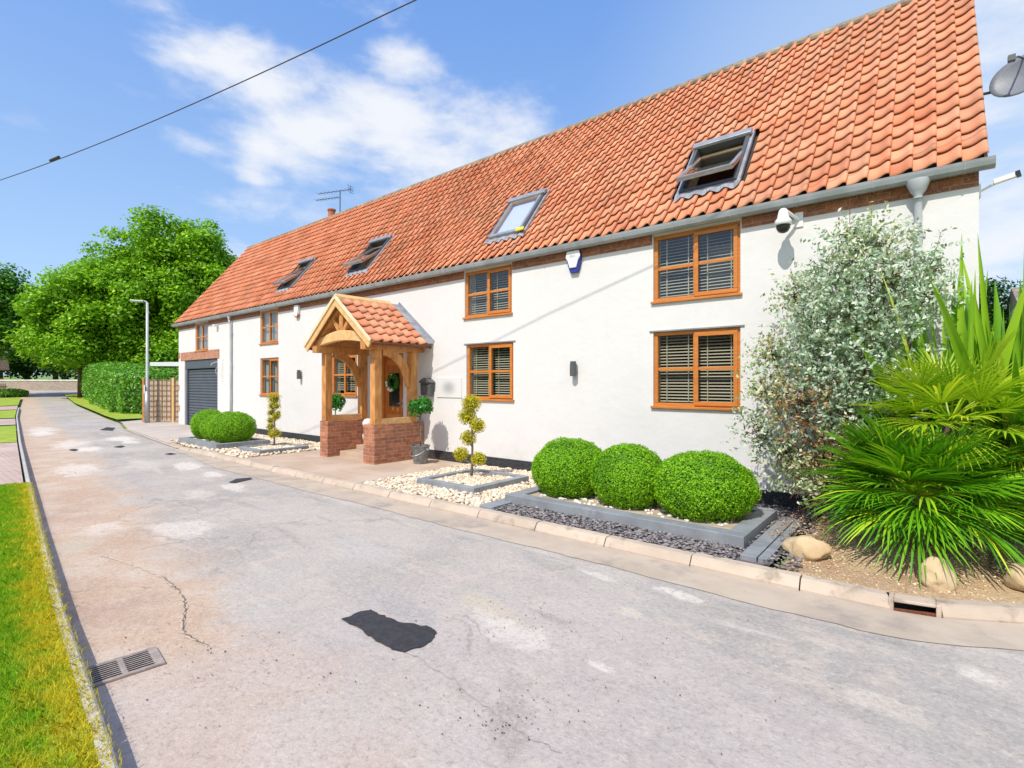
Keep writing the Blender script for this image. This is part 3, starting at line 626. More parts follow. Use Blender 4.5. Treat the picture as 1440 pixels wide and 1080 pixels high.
# ------------------------------------------------------------------ the house
XL, XR = -25.15, .43
E0 = np.array((0, -.12, 4.25)); RL = math.hypot(3.12, 3.9); RU = np.array((0, 3.12, 3.9))/RL; RN = np.array((0, -RU[2], RU[1]))
house = thing('farmhouse', 'long white rendered farmhouse with an orange pantile roof and oak windows', 'house', (XL, 0, 0))
OPEN = {'garage': (-24.45, -21.05, -.1, 2.66), 'wA': (-23.25, -21.95, 3.0, 4.115), 'wBu': (-17.53, -16.29, 3.02, 4.115), 'wBl': (-17.53, -16.25, 1.31, 2.54),
        'wP': (-13.17, -11.92, 1.36, 2.50), 'door': (-10.92, -9.98, .1, 2.45), 'wCu': (-7.88, -6.55, 3.12, 4.115), 'wCl': (-7.83, -6.51, 1.36, 2.54),
        'wDu': (-3.54, -2.18, 3.03, 4.115), 'wDl': (-3.54, -2.18, 1.32, 2.54)}
def wallgrid(x0, x1, z0, z1, ops, y, dep):
    xs = sorted({x0, x1}|{o[0] for o in ops}|{o[1] for o in ops}); zs = sorted({z0, z1}|{max(z0, o[2]) for o in ops}|{o[3] for o in ops}); V = []; F = []
    def q(*p): n = len(V); V.extend(p); F.append(tuple(range(n, n+4)))
    for i in range(len(xs)-1):
        for j in range(len(zs)-1):
            cx, cz = (xs[i]+xs[i+1])/2, (zs[j]+zs[j+1])/2
            if any(o[0] < cx < o[1] and o[2] < cz < o[3] for o in ops): continue
            q((xs[i], y, zs[j]), (xs[i+1], y, zs[j]), (xs[i+1], y, zs[j+1]), (xs[i], y, zs[j+1]))
    for a, b, c, d in ops:
        c = max(c, z0)
        q((a, y, c), (a, y, d), (a, y+dep, d), (a, y+dep, c)); q((b, y, c), (b, y+dep, c), (b, y+dep, d), (b, y, d)); q((a, y, d), (b, y, d), (b, y+dep, d), (a, y+dep, d)); q((a, y, c), (a, y+dep, c), (b, y+dep, c), (b, y, c))
    return V, F
V, F = wallgrid(XL, XR, -.1, 4.3, list(OPEN.values()), 0, .30)
mb = MB(); mb.add(V, F)
BD = 6.1
n = len(mb.V)
for gx_ in (XL, XR): mb.add([(gx_, 0, -.1), (gx_, BD, -.1), (gx_, BD, 4.3), (gx_, BD/2-.05, 8.0), (gx_, 0, 4.3)], [(0, 1, 2, 3, 4)])
mb.add([(XL, BD, -.1), (XR, BD, -.1), (XR, BD, 4.3), (XL, BD, 4.3)], [(0, 1, 2, 3)])
nmesh('wall', np.array(mb.V), mb.F, M['render'], house)
# inner linings so the rooms stay dark
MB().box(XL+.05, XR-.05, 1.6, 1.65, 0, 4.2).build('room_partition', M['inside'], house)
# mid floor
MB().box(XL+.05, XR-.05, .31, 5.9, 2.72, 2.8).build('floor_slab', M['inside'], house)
# brick band under the eaves, in pieces between the windows
ups = sorted([OPEN[k] for k in ('wA', 'wBu', 'wCu', 'wDu')]); x = XL; pcs = []
for o_ in ups: pcs.append((x, o_[0]-.02)); x = o_[1]+.02
pcs.append((x, XR)); mb = MB()
for a, b in pcs: mb.box(a+.001, b-.001, -.014, .05, 3.985, 4.22)
mb.build('brick_band', M['oldbrick'], house)
# plinth
mb = MB(); mb.box(-20.2, -11.36, -.022, .05, -.08, .165).box(-9.19, .42, -.022, .05, -.08, .165); mb.build('plinth', M['plinth'], house)
mb = MB(); mb.box(-24.86, -20.88, -.02, .04, 2.66, 3.0); mb.build('brick_lintel', M['soldier'], house)
for dx, za, zb in ((.16, 2.75, 3.02), (.10, 1.4, 1.62), (.13, .5, .75)): MB().box(XL-.004, XL+dx, -.006, .06, za, zb).build('quoin_brick', M['soldier'], house)

# roof
def pantiles(O, A, U, Nn, ncol, cw, ncrs, g, skip=None, amp=.05, s0=0.):
    tp = np.array([0, .12, .26, .40, .54, .66, .76, .84, .90, .95, .985, .985]); ph = amp*np.array([.02, -.02, .0, .10, .32, .62, .86, .98, 1., .90, .66, .34])
    K = len(tp); cells = []
    for j in range(ncrs):
        for i in range(ncol):
            if skip and skip(i, j): continue
            cells.append((i, j))
    C_ = np.array(cells); n = len(C_); jz = rng.normal(0, .0014, n); js = rng.normal(0, .0022, n); jt = rng.normal(0, .0018, n)
    X = (C_[:, 0][:, None]+tp[None]*1.02)*cw
    rows = []
    for (so, lift) in ((0, .024), (0, .040), (.5*g, .022), (g+.05, .0)):
        S = s0+C_[:, 1]*g+so+js; Hh = ph[None]+lift+jz[:, None]+(jt[:, None]*(tp[None]-.5)*2)
        rows.append(O[None, None]+X[..., None]*A+S[:, None, None]*U+Hh[..., None]*Nn)
    V = np.stack(rows, 1).reshape(-1, 3); base = np.arange(n)*4*K; F = []
    for r in range(3):
        for k in range(K-1): F.append(np.stack([base+r*K+k, base+r*K+k+1, base+(r+1)*K+k+1, base+(r+1)*K+k], 1))
    return V, np.concatenate(F)
CW = .2242; NC = 115; GA = RL/17
RW = [(-3.2, -2.3), (-7.42, -6.45), (-12.72, -11.8), (-16.82, -15.95)]
RX0 = -25.28
def skip(i, j):
    xc = RX0+(i+.5)*CW; s = (j+.5)*GA
    return any(a-.02 < xc < b+.02 and .68 < s < 1.98 for a, b in RW)
O = E0+np.array((RX0, 0, 0))
V, F = pantiles(O, np.array((1., 0, 0)), RU, RN, NC, CW, 17, GA, skip, amp=.066, s0=-.03)
roof = nmesh('roof', V, F, M['tile'], house, smooth=False)
# underlay (with holes), back slope and verge undersides belong to the roof
mb = MB(); xs_ = sorted([RX0, XR+.07]+[v for a in RW for v in a]); ss = [0.05, .66, 1.98, RL-.02]
for i in range(len(xs_)-1):
    for j in range(3):
        xm = (xs_[i]+xs_[i+1])/2
        if j == 1 and any(a < xm < b for a, b in RW): continue
        p = [E0+np.array((xx, 0, 0))+RU*s-RN*.02 for xx, s in ((xs_[i], ss[j]), (xs_[i+1], ss[j]), (xs_[i+1], ss[j+1]), (xs_[i], ss[j+1]))]; mb.add(p, [(0, 1, 2, 3)])
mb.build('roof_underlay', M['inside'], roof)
RT_ = E0+RU*RL
mb = MB(); p = [RT_+np.array((RX0, 0, 0)), RT_+np.array((XR+.07, 0, 0)), np.array((XR+.07, BD+.15, 4.15)), np.array((RX0, BD+.15, 4.15))]; mb.add(p, [(0, 1, 2, 3)]); mb.build('back_slope', M['tile'], roof)
mb = MB()
for i in range(57):
    a = RX0-.02+i*.4525; r0 = .105; V = []
    for xx, rr in ((a+.004, r0), (a+.448, r0*.95)):
        for k in range(9): t = -.15*PI+k*1.3*PI/8; V.append((xx, RT_[1]+.02+rr*1.1*math.cos(t), RT_[2]+.0+rr*math.sin(t)))
    mb.add(V, [(k, k+1, 9+k+1, 9+k) for k in range(8)]+[tuple(range(9)), tuple(range(9, 18))[::-1]])
mb.build('ridge_tiles', M['ridge'], roof)
for vx in (XR+.055, RX0+.02): MB().beam(E0+np.array((vx, 0, 0))+RU*.03-RN*.06, E0+np.array((vx, 0, 0))+RU*RL-RN*.06, .03, .11, tuple(RN)).build('verge_board', M['ridge'], roof)
# gutter
mb = MB(); prof = [(-.035, 4.235), (-.05, 4.155), (-.085, 4.125), (-.145, 4.122), (-.185, 4.15), (-.20, 4.20), (-.205, 4.235), (-.195, 4.235), (-.188, 4.20), (-.17, 4.165), (-.14, 4.14), (-.09, 4.142), (-.065, 4.165), (-.045, 4.235)]
mb.prism([(p[0], p[1]) for p in prof], 0, XL-.22, XR+.13)
gut = mb.build('gutter', M['gutter'], house)
x = XL+.5
while x < XR+.1:
    for dx in (0,): MB().prism([(p[0]-(.006 if p[0] < -.1 else 0), p[1]-(.006 if p[1] < 4.16 else -.002)) for p in prof[:7]]+[(-.16, 4.2), (-.1, 4.16)], 0, x+dx, x+dx+.022).build('gutter_bracket', M['gutter'], gut)
    x += .86
def downpipe(x, hopper, r=.04):
    mb = MB()
    if hopper: mb.lathe([(.12, 0), (.115, -.04), (.075, -.14), (.045, -.18), (.045, -.22)], (x, -.115, 4.15), 12)
    else: mb.lathe([(.06, 0), (.06, -.06), (.045, -.1), (.045, -.14)], (x, -.12, 4.15), 12)
    mb.tube([(x, -.115, 4.0), (x, -.10, 3.93), (x, -.06, 3.82), (x, -.058, 2.), (x, -.058, .02)], r, 12)
    p = mb.build('downpipe', M['pipe'], house, smooth=True)
    for z in (3.5, 2.3, 1.1): MB().lathe([(r+.008, -.03), (r+.008, .03)], (x, -.058, z), 12).box(x-.07, x+.07, -.02, -.003, z-.02, z+.02).build('pipe_clip', M['pipe'], p)
downpipe(-19.72, False); downpipe(-.12, True)

# windows
def window(x0, x1, z0, z1, lintel=False, sashes=True, blind=1., slatgap=.05, thick=.062):
    yf = .035; fr = MB(); t = thick; xm = (x0+x1)/2
    yb = yf+.06; g = .002
    fr.box(x0+g, x1-g, yf, yb, z1-t, z1-g).box(x0+g, x1-g, yf, yb, z0+g, z0+t).box(x0+g, x0+t, yf, yb, z0+t+g, z1-t-g).box(x1-t, x1-g, yf, yb, z0+t+g, z1-t-g)
    fr.box(xm-.035, xm+.035, yf, yb, z0+t+g, z1-t-g)
    zm = (z0+z1)/2; fr.box(x0+t+g, xm-.037, yf+.008, yb-.01, zm-.026, zm+.026)
    f = fr.build('window', M['oakframe'], house, bevel=.006)
    s = MB(); a, b, c, d = xm-.012, x1-t+.018, z0+t-.03, z1-t+.018; ys = yf-.02; w = .062
    s.box(a, b, ys, yf-g, d-w, d).box(a, b, ys, yf-g, c, c+w).box(a, a+w, ys, yf-g, c+w+g, d-w-g).box(b-w, b, ys, yf-g, c+w+g, d-w-g).box(a+w+g, b-w-g, ys+.004, yf-g, zm-.024, zm+.024)
    s.build('sash', M['oakframe'], f, bevel=.005)
    MB().box(x0-.03, x1+.03, -.045, yf-.003, z0-.028, z0+.010).build('sill', M['oakframe'], f, bevel=.006)
    p = MB(); p.add([(x0+t, yb-.02, z0+t), (xm-.036, yb-.02, z0+t), (xm-.036, yb-.02, z1-t), (x0+t, yb-.02, z1-t)], [(0, 1, 2, 3)]); p.add([(xm+.036, yf+.01, z0+t), (x1-t, yf+.01, z0+t), (x1-t, yf+.01, z1-t), (xm+.036, yf+.01, z1-t)], [(0, 1, 2, 3)])
    p.build('pane', M['glass'], f)
    if blind:
        bl = MB(); z = z1-.08; zend = z0+(z1-z0)*(1-blind)+.06
        for (xa, xb) in ((x0+t-.03, xm-.01), (xm+.01, x1-t+.03)):
            z = z1-.08
            while z > zend: bl.add([(xa, .155, z-.012), (xb, .155, z-.012), (xb, .19, z+.012), (xa, .19, z+.012)], [(0, 1, 2, 3)]); z -= slatgap
            for q in (.22, .78): xx = xa+(xb-xa)*q; bl.box(xx-.008, xx+.008, .150, .153, zend, z1-.06)
        bl.build('blind', M['blind'], f)
    MB().box(x0-.02, x1+.02, .302, .31, z0-.05, z1+.02).build('room_back', M['inside'], f) if False else None
    if lintel: MB().box(x0-.06, x1+.06, -.02, .03, z1+.002, z1+.022).build('drip_strip', M['greywood'], f)
    return f
window(*OPEN['wA'], blind=0); window(*OPEN['wBu'], blind=0, lintel=False); window(*OPEN['wBl'], blind=0); window(*OPEN['wP'], blind=.95)
window(*OPEN['wCu'], blind=.98); window(*OPEN['wCl'], lintel=True, blind=.98); window(*OPEN['wDu'], blind=.98); window(*OPEN['wDl'], lintel=True, blind=.98)
# net curtains in the left windows
cur = mat('net_curtain', (.40, .43, .42), (.30, .33, .32), scale=2, rough=.9, stretch=(14, 1, .6))
for k in ('wA', 'wBu', 'wBl'):
    a, b, c, d = OPEN[k]; V = []; n = 40
    for i in range(n+1):
        xx = a+(b-a)*i/n
        for z in (c, d): V.append((xx, .17+.02*math.sin(i*1.3), z))
    if k != 'wBl': nmesh('curtain', np.array(V), [(2*i, 2*i+2, 2*i+3, 2*i+1) for i in range(n)], cur, house)
    else: nmesh('curtain', np.array(V), [(2*i, 2*i+2, 2*i+3, 2*i+1) for i in list(range(0, 9))+list(range(18, 27))], cur, house)
# boarded timber frame above the porch
mb = MB(); x0, x1, z0, z1 = -13.25, -11.9, 3.0, 3.98
mb.box(x0, x0+.10, -.02, .03, z0, z1).box(x1-.10, x1, -.02, .03, z0, z1).box(x0+.102, x1-.102, -.02, .03, z1-.09, z1); mb.build('timber_frame', M['door'], house)

# garage door
x0, x1 = -24.45, -21.05
gd = MB()
z = -.02; k = 0
while z < 2.28:
    gd.prism([(.12, z), (.104, z+.02), (.10, z+.05), (.108, z+.085), (.12, z+.103), (.14, z+.103), (.14, z)], 0, x0+.14, x1-.10); z += .115
gdo = gd.build('garage_door', M['garage'], house)
for xa, xb in ((x0+.003, x0+.14), (x1-.10, x1-.003)): MB().box(xa, xb, .06, .16, -.05, 2.3).build('guide_rail', M['garage'], gdo)
MB().box(x0+.003, x1-.003, .03, .29, 2.3, 2.655).build('shutter_box', M['garage'], gdo, bevel=.02)

# front door
x0, x1, z0, z1 = OPEN['door']
dr = MB().box(x0+.07, x1-.07, .10, .145, z0+.03, z1-.07).build('front_door', M['door'], house)
MB().box(x0+.002, x0+.07, .06, .16, z0, z1-.002).box(x1-.07, x1-.002, .06, .16, z0, z1-.002).box(x0+.072, x1-.072, .06, .16, z1-.07, z1-.002).build('door_frame', M['oakframe'], dr, bevel=.005)
for za, zb in ((.28, .92), (z1-.3, z1-.16)): MB().box(x0+.2, x1-.2, .085, .099, za, zb).build('door_panel', M['oakframe'], dr, bevel=.01)
MB().box(x0+.27, x1-.27, .088, .098, 1.12, 1.95).build('door_glass', mat('dark_glass', (.02, .022, .02), rough=.08), dr)
MB().tube([(x1-.13, .09, 1.2), (x1-.13, .04, 1.2), (x1-.25, .035, 1.2)], .012, 8).box(x1-.16, x1-.11, .088, .098, 1.08, 1.32).build('handle', M['steel'], dr)

# roof windows
def RP(x, s, n): return E0+np.array((x, 0, 0))+RU*s+RN*n
def rbox(mb, x0, x1, s0, s1, n0, n1):
    V = [RP(x, s, n) for n in (n0, n1) for s in (s0, s1) for x in (x0, x1)]
    mb.add(V, [(0, 2, 3, 1), (4, 5, 7, 6), (0, 1, 5, 4), (2, 6, 7, 3), (0, 4, 6, 2), (1, 3, 7, 5)])
def rooflight(x0, x1, ang):
    s0, s1 = .66, 1.98; mb = MB(); t = .055
    rbox(mb, x0, x0+t, s0, s1, -.02, .11); rbox(mb, x1-t, x1, s0, s1, -.02, .11); rbox(mb, x0+t+.001, x1-t-.001, s0, s0+t, -.02, .10); rbox(mb, x0+t+.001, x1-t-.001, s1-t, s1, -.02, .105)
    f = mb.build('roof_window', M['roofframe'], house)
    mb = MB(); rbox(mb, x0-.03, x1+.03, s1-.11, s1+.03, .106, .16); mb.build('top_cover', M['rooftrim'], f, bevel=.01)
    mb = MB()   # wavy lead apron below
    n = 24; V = []
    for i in range(n+1):
        x = x0-.06+(x1-x0+.12)*i/n; h = .06+.03*math.sin(2*PI*((x-RX0)/CW-.6)); V += [RP(x, s0+.01, .075), RP(x, s0-.16, h+.01)]
    mb.add(V, [(2*i, 2*i+2, 2*i+3, 2*i+1) for i in range(n)])
    rbox(mb, x0-.05, x0-.001, s0, s1, .02, .075); rbox(mb, x1+.001, x1+.05, s0, s1, .02, .075); rbox(mb, x0-.05, x1+.05, s1+.001, s1+.1, .02, .07); mb.build('flashing', M['lead'], f)
    # lined shaft
    mb = MB()
    a, b = x0+t*.5, x1-t*.5; D_ = -.28
    for q in ([(a, s0), (b, s0)], [(b, s0), (b, s1)], [(b, s1), (a, s1)], [(a, s1), (a, s0)]):
        mb.add([RP(q[0][0], q[0][1], .0), RP(q[1][0], q[1][1], .0), RP(q[1][0], q[1][1], D_), RP(q[0][0], q[0][1], D_)], [(0, 1, 2, 3)])
    mb.build('reveal', M['pine'], f)
    # pivoting sash
    sm = (s0+s1)/2+.04; ca, sa = math.cos(ang), math.sin(ang)
    def SP(x, s, n): ds = s-sm; dn = n-.09; return RP(x, sm+ds*ca+dn*sa, .09-ds*sa+dn*ca)
    def sbox(mb, x0, x1, s0, s1, n0, n1):
        V = [SP(x, s, n) for n in (n0, n1) for s in (s0, s1) for x in (x0, x1)]
        mb.add(V, [(0, 2, 3, 1), (4, 5, 7, 6), (0, 1, 5, 4), (2, 6, 7, 3), (0, 4, 6, 2), (1, 3, 7, 5)])
    xa, xb = x0+t+.004, x1-t-.004; w = .075
    a0, a1 = s0+.01, s1-.09
    if ang > .05: xa, xb = x0+.02, x1-.02
    mb = MB(); sbox(mb, xa, xa+w, a0, a1, .055, .105); sbox(mb, xb-w, xb, a0, a1, .055, .105); sbox(mb, xa+w, xb-w, a0, a0+w, .055, .105); sbox(mb, xa+w, xb-w, a1-w, a1, .055, .105)
    s_ = mb.build('sash', M['pine'], f)
    mb = MB(); e = .003; sbox(mb, xa-e, xa+w*.75, a0-e, a1+e, .106, .120); sbox(mb, xb-w*.75, xb+e, a0-e, a1+e, .106, .120); sbox(mb, xa-e, xb+e, a0-.02, a0+w*.75, .107, .124); sbox(mb, xa+w, xb-w, a1-w*.7, a1, .106, .12)
    sbox(mb, xa-e, xb+e, a0-.025, a0-.003, .06, .124); mb.build('sash_cladding', M['rooftrim'], s_)
    mb = MB(); mb.add([SP(xa+w*.7, a0+w*.7, .10), SP(xb-w*.7, a0+w*.7, .10), SP(xb-w*.7, a1-w*.7, .10), SP(xa+w*.7, a1-w*.7, .10)], [(0, 1, 2, 3)]); mb.build('pane', M['roofglass'], s_)
    return f
f1 = rooflight(*RW[0], .30); f2 = rooflight(*RW[1], .0); f3 = rooflight(*RW[2], .30); f4 = rooflight(*RW[3], .28)
# closed pale blind in the shut one, yellow tag
bl = MB(); bl.add([RP(RW[1][0]+.1, .75, .04), RP(RW[1][1]-.1, .75, .04), RP(RW[1][1]-.1, 1.85, .04), RP(RW[1][0]+.1, 1.85, .04)], [(0, 1, 2, 3)]); bl.build('blackout_blind', mat('pale_blind', (.80, .80, .82), rough=.8), f2)
bl = MB(); rbox(bl, RW[1][1]-.14, RW[1][1]+.06, .60, .70, .125, .16); bl.build('yellow_seal', mat('yellow_foam', (.75, .62, .02), rough=.6), f2, bevel=.02)
# chimney pot and small vents behind the ridge
ch = MB().box(-18.75, -18.25, 3.0, 3.5, 7.9, 8.14).build('chimney', M['ridge'], house)
MB().lathe([(.17, 0), (.16, .05), (.14, .1), (.135, .42), (.165, .45), (.165, .5), (.12, .5), (.12, .3)], (-18.5, 3.25, 8.13), 18).build('chimney_pot', M['terracotta'], ch, smooth=False)
mb = MB()
for x in (-20.6, -23.9): mb.add([(x, 3.15, 8.12), (x+.8, 3.15, 8.12), (x+.8, 3.4, 8.34), (x, 3.4, 8.34), (x, 3.4, 8.06), (x+.8, 3.4, 8.06)], [(0, 1, 2, 3), (3, 2, 5, 4), (0, 3, 4), (1, 5, 2)])
mb.build('rear_roof_window', M['roofframe'], roof)

# ------------------------------------------------------------------ porch
po = thing('porch', 'oak framed porch with a tiled gable roof on low brick walls', 'porch', (-10.28, -1.4, PZ))
BZ = .80
def brickwall(x0, x1, end): return MB().box(x0, x1, -1.4, -.024, PZ-.02, BZ).build('brick_wall', M['brick'], po, bevel=.004)
brickwall(-11.36, -11.03, 0); brickwall(-9.60, -9.20, 0)
MB().box(-11.03+.002, -9.602, -1.08, -.003, PZ-.01, .075).build('step', pav_m, po, bevel=.008)
MB().box(-11.03+.002, -9.602, -.62, -.003, .0755, .18).build('step', pav_m, po, bevel=.008)
PX = [(-11.33, -11.15), (-9.39, -9.21)]
for a, b in PX:
    for y0, y1 in ((-1.38, -1.20), (-.38, -.20)):
        MB().box(a, b, y0, y1, BZ+.001, 2.42).build('post', M['oak'], po, bevel=.012)
    MB().box(a+.02, b-.02, -1.198, -.382, BZ+.001, BZ+.13).build('rail', M['oakpale'], po, bevel=.008)
    MB().box(a+.0, b-.0, -1.62, -.004, 2.422, 2.58).build('eave_plate', M['oak'], po, bevel=.01)
    # curved side brace from the plate near the front to the rear post
    pts = []
    for k in range(11):
        t = k/10*PI/2; pts.append(((a+b)/2, -1.12+.72*math.sin(t)**1.0, 1.62+.78*math.cos(t)))
    MB().sweep(pts, .075, [.15+.05*math.sin(k/10*PI) for k in range(11)], (1, 0, 0)).build('brace', M['oak'], po, bevel=.008)
CX = -10.28; HS = 1.31; EZ = 2.56; AZ = 3.60
# tie beam, cambered, front truss
for yy in (-1.47,):
    pts = [(CX+(-1.06+2.12*k/12), yy, 2.62+.16*math.sin(PI*k/12)) for k in range(13)]
    MB().sweep(pts, .13, [.13+.10*math.sin(PI*k/12) for k in range(13)], (0, 1, 0)).build('tie_beam', M['oakpale'], po, bevel=.01)
    MB().box(CX-.075, CX+.075, yy-.05, yy+.05, 2.9, 3.42).build('king_post', M['oak'], po, bevel=.008)
    for s in (-1, 1):
        MB().beam((CX+s*.08, yy, 2.88), (CX+s*.36, yy, 3.19), .09, .11, (0, 1, 0)).build('strut', M['oak'], po, bevel=.006)
        MB().beam((CX+s*1.12, yy, 2.60), (CX+s*.02, yy, 3.47), .10, .14, (0, 1, 0)).build('rafter', M['oak'], po, bevel=.008)
# barge boards, double
sl = math.hypot(HS, AZ-EZ); un = np.array((HS/sl, 0, (AZ-EZ)/sl))
for s in (-1, 1):
    for off, w, yy in ((.0, .14, -1.66), (.10, .07, -1.69)):
        a = np.array((CX+s*HS, yy, EZ)); b = np.array((CX, yy, AZ)); nn = np.array((s*(AZ-EZ)/sl, 0, HS/sl)); o_ = nn*(off-.07)
        V = []; n0 = o_-nn*w/2; n1 = o_+nn*w/2
        # mitred at the apex: extend to centre plane
        def apex(o2): k = (CX-(a+o2)[0])/(un[0]*-s); return a+o2+np.array((-s*un[0], 0, un[2]))*k
        p = [a+n0, apex(n0), apex(n1), a+n1]
        V = [tuple(q) for q in p]+[(q[0], q[1]+.03, q[2]) for q in p]
        MB().add(V, [(0, 1, 2, 3), (7, 6, 5, 4), (0, 4, 5, 1), (1, 5, 6, 2), (2, 6, 7, 3), (3, 7, 4, 0)]).build('barge_board', M['oakpale'] if off == 0 else M['limed'], po, bevel=.003)
MB().box(-11.46, -11.12, -1.60, -1.42, 2.425, 2.62).build('plate_end', M['oakpale'], po, bevel=.01) if False else None
for s in (-1, 1):
    U_ = np.array((-s*un[0], 0, un[2])); N_ = np.array((s*un[2], 0, un[0])); A_ = np.array((0, 1., 0)) if s > 0 else np.array((0, -1., 0))
    O_ = np.array((CX+s*(HS+.03), -1.63 if s > 0 else -.19, EZ-.02))+N_*.02
    V, F = pantiles(O_, A_, U_, N_, 6, .24, 6, .275, amp=.058)
    r_ = nmesh('porch_roof', V, F, M['tile'], po)
    mb = MB(); p = [O_-N_*.012+U_*.02, O_+A_*1.44-N_*.012+U_*.02, O_+A_*1.44+U_*1.62-N_*.012, O_+U_*1.62-N_*.012]
    q = [v-N_*.02 for v in p]; mb.add(p+q, [(0, 1, 2, 3), (7, 6, 5, 4), (0, 4, 5, 1), (1, 5, 6, 2), (2, 6, 7, 3), (3, 7, 4, 0)]); mb.build('roof_boards', M['oak'], r_)
    # red-brown fascia
    a = np.array((CX+s*(HS+.0), -1.62, EZ-.05)); MB().box(min(a[0]-.01, a[0]+.015), max(a[0]-.01, a[0]+.015), -1.62, -.01, EZ-.06, EZ+.0).build('fascia', M['rust'], r_)
    # lead flashing by the wall
    mb = MB(); n = 10; V = []
    for i in range(n+1):
        b_ = np.array((CX+s*(HS+.03), -.19, EZ-.02))+U_*(i/n*1.66)
        V += [b_+N_*.085, b_+np.array((0, .186, 0))+N_*.095, b_+np.array((0, .186, 0))+N_*.17]
    mb.add(V, [(3*i, 3*i+3, 3*i+4, 3*i+1) for i in range(n)]+[(3*i+1, 3*i+4, 3*i+5, 3*i+2) for i in range(n)]); mb.build('flashing', M['lead'], r_)
mb = MB(); mb.prism([(CX-.13, AZ-.05), (CX-.11, AZ+.03), (CX, AZ+.11), (CX+.11, AZ+.03), (CX+.13, AZ-.05), (CX, AZ+.02)], 1, -1.66, -.18); mb.build('ridge_cap', M['oakpale'], po)
MB().lathe([(.0, .0), (.03, -.01), (.03, -.05), (.022, -.09), (.0, -.09)], (-9.48, -1.3, 2.42), 10).build('porch_light', M['steel'], po)

# ------------------------------------------------------------------ things on the walls
def font(txt, size, loc, rot, m, parent, name='lettering', ext=.002):
    cu = bpy.data.curves.new(name, 'FONT'); cu.body = txt; cu.size = size; cu.extrude = ext; cu.align_x = 'CENTER'; cu.align_y = 'CENTER'
    ob = bpy.data.objects.new(name, cu); COL.objects.link(ob); dg_ = bpy.context.evaluated_depsgraph_get()
    me = bpy.data.meshes.new_from_object(ob.evaluated_get(dg_)); bpy.data.objects.remove(ob)
    o = link(name, me, m, parent); o.location = Vector(loc)-Vector(OFF[parent.name]); o.rotation_euler = rot; return o
al = thing('alarm_box', 'white burglar alarm box with a blue base high on the wall', 'alarm', (-5.04, 0, 3.9), 'burglar alarm boxes')
def shield(x, z, w, h, sc_=1.): return [(x-w*sc_, z+h*.55), (x-w*.85*sc_, z+h), (x+w*.85*sc_, z+h), (x+w*sc_, z+h*.55), (x+w*.85*sc_, z-h*.25), (x+w*.5*sc_, z-h), (x-w*.5*sc_, z-h), (x-w*.85*sc_, z-h*.25)]
MB().prism(shield(-5.04, 3.91, .15, .19), 1, -.075, -.001).build('blue_base', M['blue'], al, bevel=.01)
MB().prism([(-5.195, 4.0), (-5.17, 4.11), (-4.91, 4.11), (-4.885, 4.0), (-4.93, 3.93), (-4.97, 3.80), (-5.11, 3.80), (-5.15, 3.93)], 1, -.105, -.076).build('cover', M['white'], al, bevel=.012)
font('ERA', .07, (-5.04, -.1075, 4.01), (PI/2, 0, 0), mat('pale_blue_print', (.45, .5, .6), rough=.5), al)
a2 = thing('alarm_box', 'small white and brown alarm sounder above the left ground floor window', 'alarm', (-15.0, 0, 3.9), 'burglar alarm boxes')
MB().prism(shield(-15.0, 3.92, .13, .17), 1, -.09, -.001).build('cover', M['white'], a2, bevel=.012)
MB().prism([(-15.12, 3.80), (-14.88, 3.80), (-14.93, 3.72), (-15.07, 3.72)], 1, -.085, -.02).build('brown_base', M['terracotta'], a2)
# cctv
cc = thing('cctv_camera', 'white dome security camera on a wall bracket beside the upper right window', 'security camera', (-1.42, 0, 3.95), 'wall cameras')
MB().box(-1.46, -1.36, -.02, -.001, 3.86, 4.06).tube([(-1.42, -.02, 3.96), (-1.47, -.14, 4.0), (-1.54, -.26, 4.06), (-1.55, -.30, 4.02)], .022, 8).build('bracket', M['white'], cc)
MB().lathe([(0, .19), (.035, .185), (.055, .16), (.075, .06), (.105, .02), (.105, -.035), (.095, -.04)], (-1.55, -.30, 3.88), 20).build('housing', M['white'], cc, smooth=True)
MB().lathe([(.09, -.04), (.085, -.08), (.06, -.125), (.03, -.14), (0, -.143)], (-1.55, -.30, 3.88), 20).build('dome', M['black'], cc, smooth=True)
sm = thing('security_light', 'small white bracket light above the garage, left of the downpipe', 'light', (-21.0, 0, 3.9))
MB().box(-21.12, -20.95, -.16, -.02, 3.86, 3.93).box(-21.06, -21.0, -.02, -.001, 3.80, 3.95).build('lamp_head', M['white'], sm, bevel=.01)
# wall lights
wl = thing('wall_light', 'grey cylinder wall light between the two right-hand ground floor windows', 'wall light', (-5.04, 0, 1.97), 'outdoor wall lights')
b = MB().lathe([(.0, .13), (.055, .13), (.055, .085), (.05, .085), (.05, .075), (.06, .075), (.06, -.14), (.05, -.14), (0, -.13)], (-5.04, -.085, 1.97), 18).build('lamp_body', M['darkgrey'], wl, smooth=False)
MB().box(-5.08, -5.0, -.03, -.001, 1.90, 2.04).build('wall_plate', M['steel'], wl)
w2 = copy_tree(wl, (-14.82, 0, 1.97)); w2['label'] = 'grey cylinder wall light left of the porch'
